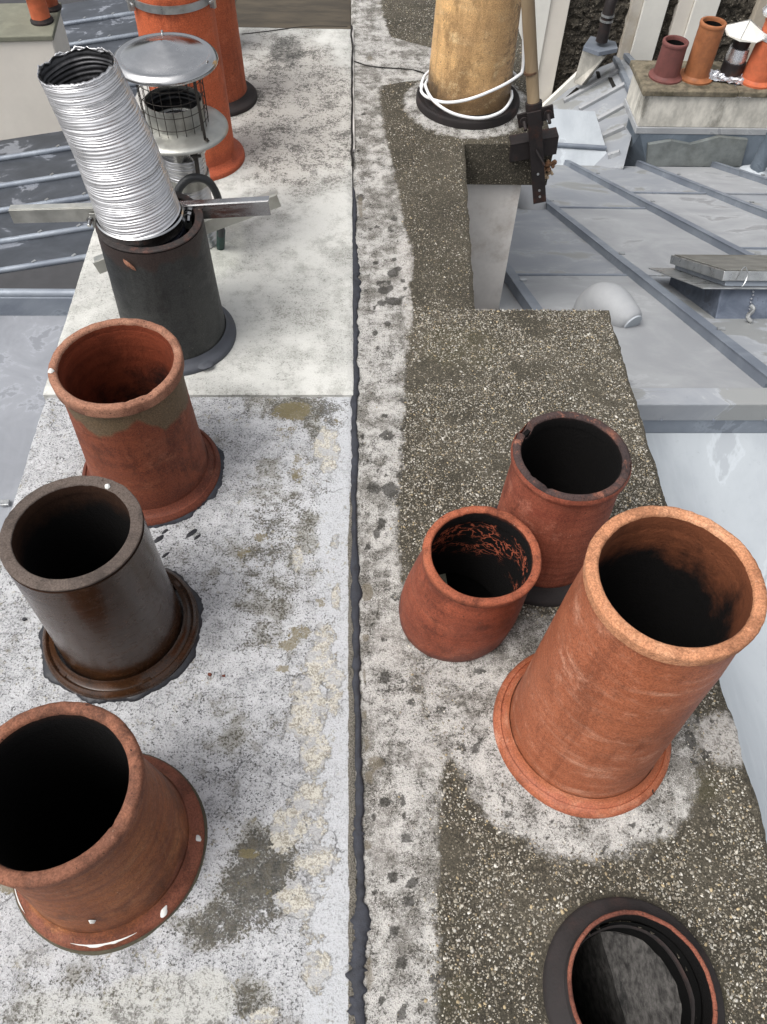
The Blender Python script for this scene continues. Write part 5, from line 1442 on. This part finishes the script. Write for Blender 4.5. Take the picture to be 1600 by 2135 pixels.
small_pot(2.885, 7.42, zs, 0.120, 0.115, 0.31, M['pot_maroon'], 'short maroon pot, leftmost on the far stack', 0.155)
small_pot(3.165, 7.42, zs, 0.115, 0.115, 0.47, M['pot_tan'], 'tall tan-brown pot beside the short maroon one', 0.16)
small_pot(3.72, 7.38, zs, 0.135, 0.115, 0.52, M['pot_far_orange'], 'orange pot wrapped in foil at the top, at the upper right edge', 0.17)
t = empty('chimney_cowl', (3.50, 7.46, zs), 'white umbrella-shaped cowl on a black and foil-taped pipe, on the far stack', 'chimney cowl')
b = MB(); b.tube([(0, 0, 0), (0, 0, .13)], [.10, .10], 28); b.build('black_band', M['black_metal'], t, sharp=50)
b = MB(); b.tube([(0, 0, .131), (0, 0, .17), (0, 0, .25)], [.088, .094, .086], 28); b.build('foil_sleeve', M['foil'], t, sharp=50)
b = MB(); b.tube([(0, 0, .251), (0, 0, .36)], [.07, .085], 24); b.build('pipe', M['black_metal'], t, sharp=50)
V = [(0, 0, .47)]
for j in range(8):
    a = 2 * pi * (j + .3) / 8
    V.append((.19 * cos(a), .19 * sin(a), .375 + (.008 if j % 2 else -.008)))
for j in range(8):
    a = 2 * pi * (j + .3) / 8
    V.append((.19 * cos(a), .19 * sin(a), .362))
V.append((0, 0, .44))
mk('umbrella_cap', V, [(0, 1 + j, 1 + (j + 1) % 8) for j in range(8)] + [(1 + j, 9 + j, 9 + (j + 1) % 8, 1 + (j + 1) % 8) for j in range(8)] + [(17, 9 + (j + 1) % 8, 9 + j) for j in range(8)], M['wall_white'], t, smooth=False)
b = MB()
for j in (1, 3, 5, 7):
    a = 2 * pi * (j + .3) / 8; b.bar((.0, 0, .474), (.188 * cos(a), .188 * sin(a), .386), .006, .005)
b.build('cap_rib', M['galv'], t, smooth=False)


def crumple(name, pts, parent, mat, amp=0.02, nu=14, nv=10, seed=0):
    """a sheet over a quad with crumpled relief; pts: four corners."""
    a, b_, c_, d = [Vector(p) for p in pts]
    nrm = (b_ - a).cross(d - a).normalized()
    V, Fc = [], []
    for j in range(nv + 1):
        for i in range(nu + 1):
            u, v = i / nu, j / nv
            p = a.lerp(b_, u).lerp(d.lerp(c_, u), v)
            V.append(p + nrm * (amp * (noise.noise(Vector((u * 7 + seed, v * 7, 1))) + .6 * noise.noise(Vector((u * 17 + seed, v * 17, 4)))) + amp * .8)
                     + (b_ - a).normalized() * amp * noise.noise(Vector((u * 5, v * 9 + seed, 8))))
    for j in range(nv):
        for i in range(nu):
            Fc.append((j * (nu + 1) + i, j * (nu + 1) + i + 1, (j + 1) * (nu + 1) + i + 1, (j + 1) * (nu + 1) + i))
    return mk(name, V, Fc, mat, parent, False)


crumple('foil_skirt', [(-.24, -.12, .004), (.05, -.20, .004), (.12, -.06, .02), (-.20, .02, .03)], t, M['foil'], .018, seed=2)
crumple('tape', [(-.02, -.31, -.05), (.13, -.31, -.05), (.10, -.14, .006), (-.05, -.14, .006)], t, M['foil'], .004, 5, 5, seed=3)
t = empty('crumpled_foil', (3.72, 7.38, zs + .52), 'crumpled foil hood on top of the orange pot at the upper right edge', 'foil')
lathe('foil_hood', [(.10, .03), (.15, .02), (.16, .05), (.12, .10), (.05, .14), (.001, .16)], M['foil'], t, 30, 0.03, 3, sharp=1)
lathe('foil_band', [(.114, -.16), (.118, -.16), (.118, -.10), (.114, -.10)], M['foil'], t, 40, 0.002, 2)

# ------------------------------------------------------------------ fan-shaped zinc roof and flaps beyond the right roof
fan = empty('zinc_roof', (2.4068,7.6315,-2.7848), 'small zinc roof with slanting battens below the striped wall', 'roof')
o2 = fan.location
fp = [(1.9176,7.631,-3.0486), (2.5174,6.8105,-2.5558), (2.8828,7.8451,-2.5721), (3.1876,9.3526,-2.7185), (3.1482,10.1142,-2.8969), (2.6472,9.4206,-3.0241), (2.1425,9.0067,-3.211)]
fp = [Vector(p) - o2 for p in fp]
b = MB(); b.prism([p - Vector((0, 0, .02)) for p in fp], fp); b.build('zinc_deck', M['zinc_r2'], fan, smooth=False)
for p, q in (((2.4189,8.9819,-3.0567), (2.9884,9.1096,-2.7758)), ((2.4924,8.5557,-2.9292), (2.9528,8.647,-2.6996)), ((2.5681,8.0695,-2.7881), (2.8884,8.1402,-2.6299)), ((2.5171,7.6227,-2.7235), (2.7102,7.6133,-2.6173)), ((2.463,7.1397,-2.653), (2.5547,7.1134,-2.5981))):
    b = MB(); b.bar(Vector(p) - o2 + Vector((0, 0, .02)), Vector(q) - o2 + Vector((0, 0, .02)), .045, .05); b.build('batten', M['zinc_r'], fan, smooth=False, bevel=.004)
for p, q in (((3.0898,9.8958,-2.8833), (2.9361,8.3244,-2.6421)), ((3.1474,9.882,-2.8494), (3.1351,9.0512,-2.6847))):
    b = MB(); b.bar(Vector(p) - o2 + Vector((0, 0, .03)), Vector(q) - o2 + Vector((0, 0, .03)), .06, .05); b.build('hip_cap', M['zinc_batten'], fan, smooth=False, bevel=.004)
for p, q in (((2.8526,9.4222,-2.9136), (2.8079,9.0724,-2.8655)), ((2.9021,9.0643,-2.8131), (2.8686,8.6595,-2.7477)), ((2.4707,9.0737,-3.0477), (2.6052,9.2056,-3.0024))):
    b = MB(); b.bar(Vector(p) - o2 + Vector((0, 0, .006)), Vector(q) - o2 + Vector((0, 0, .006)), .04, .012); b.build('seam', M['crack'], fan, smooth=False)

flap = empty('zinc_dormer', (1.9654,7.1,-2.7089), 'pale zinc dormer top with a rolled edge at the far end of the batten roof', 'dormer')
o3 = flap.location
q = [(1.7817,7.09,-2.7296), (2.5179,7.09,-2.7213), (2.4716,7.3,-2.657), (1.7913,7.3,-2.6215), (2.4314,7.8,-2.5595), (1.8448,7.8,-2.529)]
q = [Vector(p) - o3 for p in q]
dz = Vector((0, 0, -.015))
b = MB(); b.prism([p + dz for p in (q[0], q[1], q[2], q[3])], [q[0], q[1], q[2], q[3]]); b.build('lower_sheet', M['zinc_near'], flap, smooth=False)
up_ = Vector((0, 0, .02))
b = MB(); b.prism([p + dz + up_ for p in (q[3], q[2], q[4], q[5])], [p + up_ for p in (q[3], q[2], q[4], q[5])]); b.build('upper_sheet', M['zinc_near'], flap, smooth=False)
b = MB(); b.tube([q[3] + up_, q[2] + up_], .022, 12); b.build('rolled_edge', M['zinc_batten'], flap)

# ------------------------------------------------------------------ striped wall of the next building
wl = empty('rubble_wall', (2.9, 9.5, -3.4), 'tall party wall of dark rubble striped with white rendered flues, at the upper right', 'wall')
ow = wl.location


def wbox(name, x0, x1, y, z0, z1, mat, th=0.3, bevel=0.006):
    b = MB(); b.box(x0 - ow.x, x1 - ow.x, y - ow.y, y + th - ow.y, z0 - ow.z, z1 - ow.z)
    return b.build(name, mat, wl, smooth=False, bevel=bevel)


def rubble(x0, x1, y, z0, z1):
    """rough stone face with real relief."""
    nx, nz = max(6, int((x1 - x0) / .022)), int((z1 - z0) / .03)
    V, Fc = [], []
    for j in range(nz + 1):
        for i in range(nx + 1):
            x, z = x0 + (x1 - x0) * i / nx, z0 + (z1 - z0) * j / nz
            d = 0.05 * noise.noise(Vector((x * 14 + z * 5, 0, z * 17))) + 0.03 * noise.noise(Vector((x * 34, 3, z * 38)))
            V.append((x - ow.x, y - ow.y - d, z - ow.z))
    for j in range(nz):
        for i in range(nx):
            Fc.append((j * (nx + 1) + i, j * (nx + 1) + i + 1, (j + 1) * (nx + 1) + i + 1, (j + 1) * (nx + 1) + i))
    o = mk('rubble_face', V, Fc, M['rubble'], wl, False)
    o['kind'] = 'stuff'


ZT = -0.4
wbox('white_flue', 1.2, 2.16, 9.40, -4.5, ZT, M['wall_white'])
wbox('cream_flue', 2.163, 2.375, 9.43, -4.5, ZT, M['wall_cream'])
rubble(2.37, 3.07, 9.52, -4.2, ZT)
wbox('beige_flue', 3.06, 3.18, 9.44, -4.0, ZT, M['wall_beige'])
wbox('white_flue', 3.183, 3.45, 9.41, -4.0, ZT, M['wall_white'])
rubble(3.44, 3.60, 9.52, -4.0, ZT)
wbox('grey_flue', 3.58, 3.74, 9.45, -4.0, ZT, M['wall_cream'])
wbox('white_flue', 3.743, 4.02, 9.42, -4.0, ZT, M['wall_white'])
rubble(4.01, 4.46, 9.52, -4.0, ZT)
wbox('beige_flue', 4.45, 5.2, 9.42, -4.0, ZT, M['wall_beige'])
wbox('backing', 1.2, 6.0, 9.70, -6, ZT - .02, M['wall_beige'], 0.3)
b = MB(); b.bar(Vector((2.2686,9.36,-3.3701)) - ow, Vector((2.7234,9.36,-2.844)) - ow, .06, .13); b.build('base_ledge', M['wall_white'], wl, smooth=False, bevel=.004)

hp = empty('rain_hopper', (2.7,9.1,-2.8962), 'white tapering rainwater hopper with grey zinc lid and black pipe, against the striped wall', 'rain hopper')
o4 = hp.location
lo_ = [(2.5104,9.1,-2.8831), (2.5765,9,-2.8656), (2.6866,9.2,-2.95), (2.5667,9.25,-2.9221)]
hi_ = [(2.5081,9,-2.481), (2.7382,8.9,-2.5114), (2.8449,9.15,-2.5719), (2.6302,9.25,-2.5393)]
b = MB(); b.prism([Vector(p) - o4 for p in lo_], [Vector(p) - o4 for p in hi_]); b.build('hopper_body', M['stained'], hp, smooth=False, bevel=.006)
li_ = [(2.5009,8.98,-2.443), (2.6514,8.86,-2.446), (2.8714,8.95,-2.4436), (2.9116,9.2,-2.4834), (2.6443,9.3,-2.4714)]
li_ = [Vector(p) - o4 for p in li_]
b = MB(); b.prism([p + Vector((0, 0, -.045)) for p in li_], [p + Vector((0, 0, .0)) for p in li_]); b.build('zinc_lid', M['zinc_batten'], hp, smooth=False, bevel=.004)
b = MB(); pb = Vector((2.7061,9.05,-2.4169)) - o4; b.tube([pb, pb + Vector((0, 0, .36)), pb + Vector((.04, .05, .48)), pb + Vector((.14, .15, .55))], [.065, .06, .06, .06], 20); b.build('black_pipe', M['black_metal'], hp, sharp=60)
for dz_ in (.20, .25):
    b = MB(); b.tube([pb + Vector((0, 0, dz_)), pb + Vector((0, 0, dz_ + .02))], .072, 20); b.build('pipe_ring', M['galv'], hp, sharp=50)

# ------------------------------------------------------------------ left hand roofs
roofL = empty('zinc_roof', (-2.8, 6.2, -2.65), 'dark wet zinc roof with rolled battens, left behind the stacks', 'roof')
oL = roofL.location
ul = Vector((-0.988, -0.0994, -0.1175)); hl = Vector((-0.1, 0.995, 0)).normalized()
PL = Vector((-2.8363,5.3609,-2.6502))
for kk, dist in enumerate((0, .40, .86, 1.25, 1.72, 2.2, 2.75, 3.3, 3.85, 4.4)):
    p = PL + hl * dist
    p = PL + hl * dist
    a_, b_ = p - ul * 2.4, p + ul * 2.2
    b = MB(); b.tube([a_ - oL + Vector((0, 0, .012)), b_ - oL + Vector((0, 0, .012))], .026, 12); b.build('rolled_batten', M['zinc_batten'], roofL, sharp=0)
    nx_ = dist + .46
    V = []
    for j in range(9):
        for i in range(13):
            q = p + hl * ((nx_ - dist + .12) * j / 8) + (ul * (-2.4 + 4.6 * i / 12))
            V.append(q - oL + Vector((0, 0, .004 * noise.noise(q * 2.1) - .004 * (kk % 2))))
    mk('zinc_sheet', V, [(j * 13 + i + 1, j * 13 + i, (j + 1) * 13 + i, (j + 1) * 13 + i + 1) for j in range(8) for i in range(12)], M['zinc_left'], roofL, True, None, 30)
    for s_ in (-.6, .55, 1.2):
        q = p - ul * s_ * .5 - oL + Vector((0, 0, .036))
        b = MB(); b.bar(q, q + Vector((.02, .03, 0)), .02, .016); b.build('clip', M['galv'], roofL, smooth=False)
b = MB(); b.box(-6 - oL.x, -0.78 - oL.x, 4.98 - oL.y, 5.06 - oL.y, -2.78 - oL.z, -2.595 - oL.z); b.build('edge_upstand', M['zinc_batten'], roofL, smooth=False, bevel=.01)
b = MB(); b.tube([(-6 - oL.x, 5.02 - oL.y, -2.585 - oL.z), (-.78 - oL.x, 5.02 - oL.y, -2.585 - oL.z)], .035, 14); b.build('edge_roll', M['zinc_batten'], roofL)
nearL = empty('zinc_terrace', (-1.6, 4.0, -2.9), 'lower grey zinc roof with drying marks, left of the long stack', 'roof')
zm = lambda y: -2.77 - (5.0 - y) * 0.12
for i, x in enumerate((-5.2, -4.1, -3.0, -1.9)):
    sheet('zinc_sheet', x + .002, x + 1.098, -2.0, 5.0, zm, M['zinc_left_near'], nearL, lift=.004 * (i % 2), n=(10, 30), amp=.006)
p = Vector((-2.3858,3.2695,-2.9765)) - nearL.location
b = MB(); b.bar(p + Vector((-.03, 0, .02)), p + Vector((.03, .005, .02)), .045, .02); b.build('clip', M['galv'], nearL, smooth=False, bevel=.002)

# low building at the upper left
bl = empty('building', (-2.62, 7.47, -2.66), 'white rendered low building under a grey-green slab at the upper left', 'building', rotz=0.1003)
b = MB(); b.box(-4, 0, 0, .62, -.6, .85); b.build('rendered_wall', M['wall_cream'], bl, smooth=False, bevel=.01)
b = MB(); b.box(-4, .02, -.02, .66, .851, .895); b.build('cap_slab', M['far_slab_l'], bl, smooth=False, bevel=.008)
small_pot(-2.745, 7.72, -1.762, .085, .085, .27, M['pot_far_orange'], 'orange pot with a scrap of foil on top, at the upper left corner', .10, 'pots on the low left building', M['dark_flange'])
small_pot(-2.72, 7.98, -1.762, .075, .085, .30, M['pot_second'], 'brown pot just behind the foil-topped one at the upper left corner', .09, 'pots on the low left building', M['dark_flange'])
t = crumple('foil_scrap', [(-2.90, 7.60, -1.50), (-2.60, 7.60, -1.50), (-2.60, 7.84, -1.47), (-2.90, 7.84, -1.47)], None, M['foil'], .02, seed=9)
tag(t, 'crumpled scrap of foil over the orange pot at the upper left corner', 'foil')
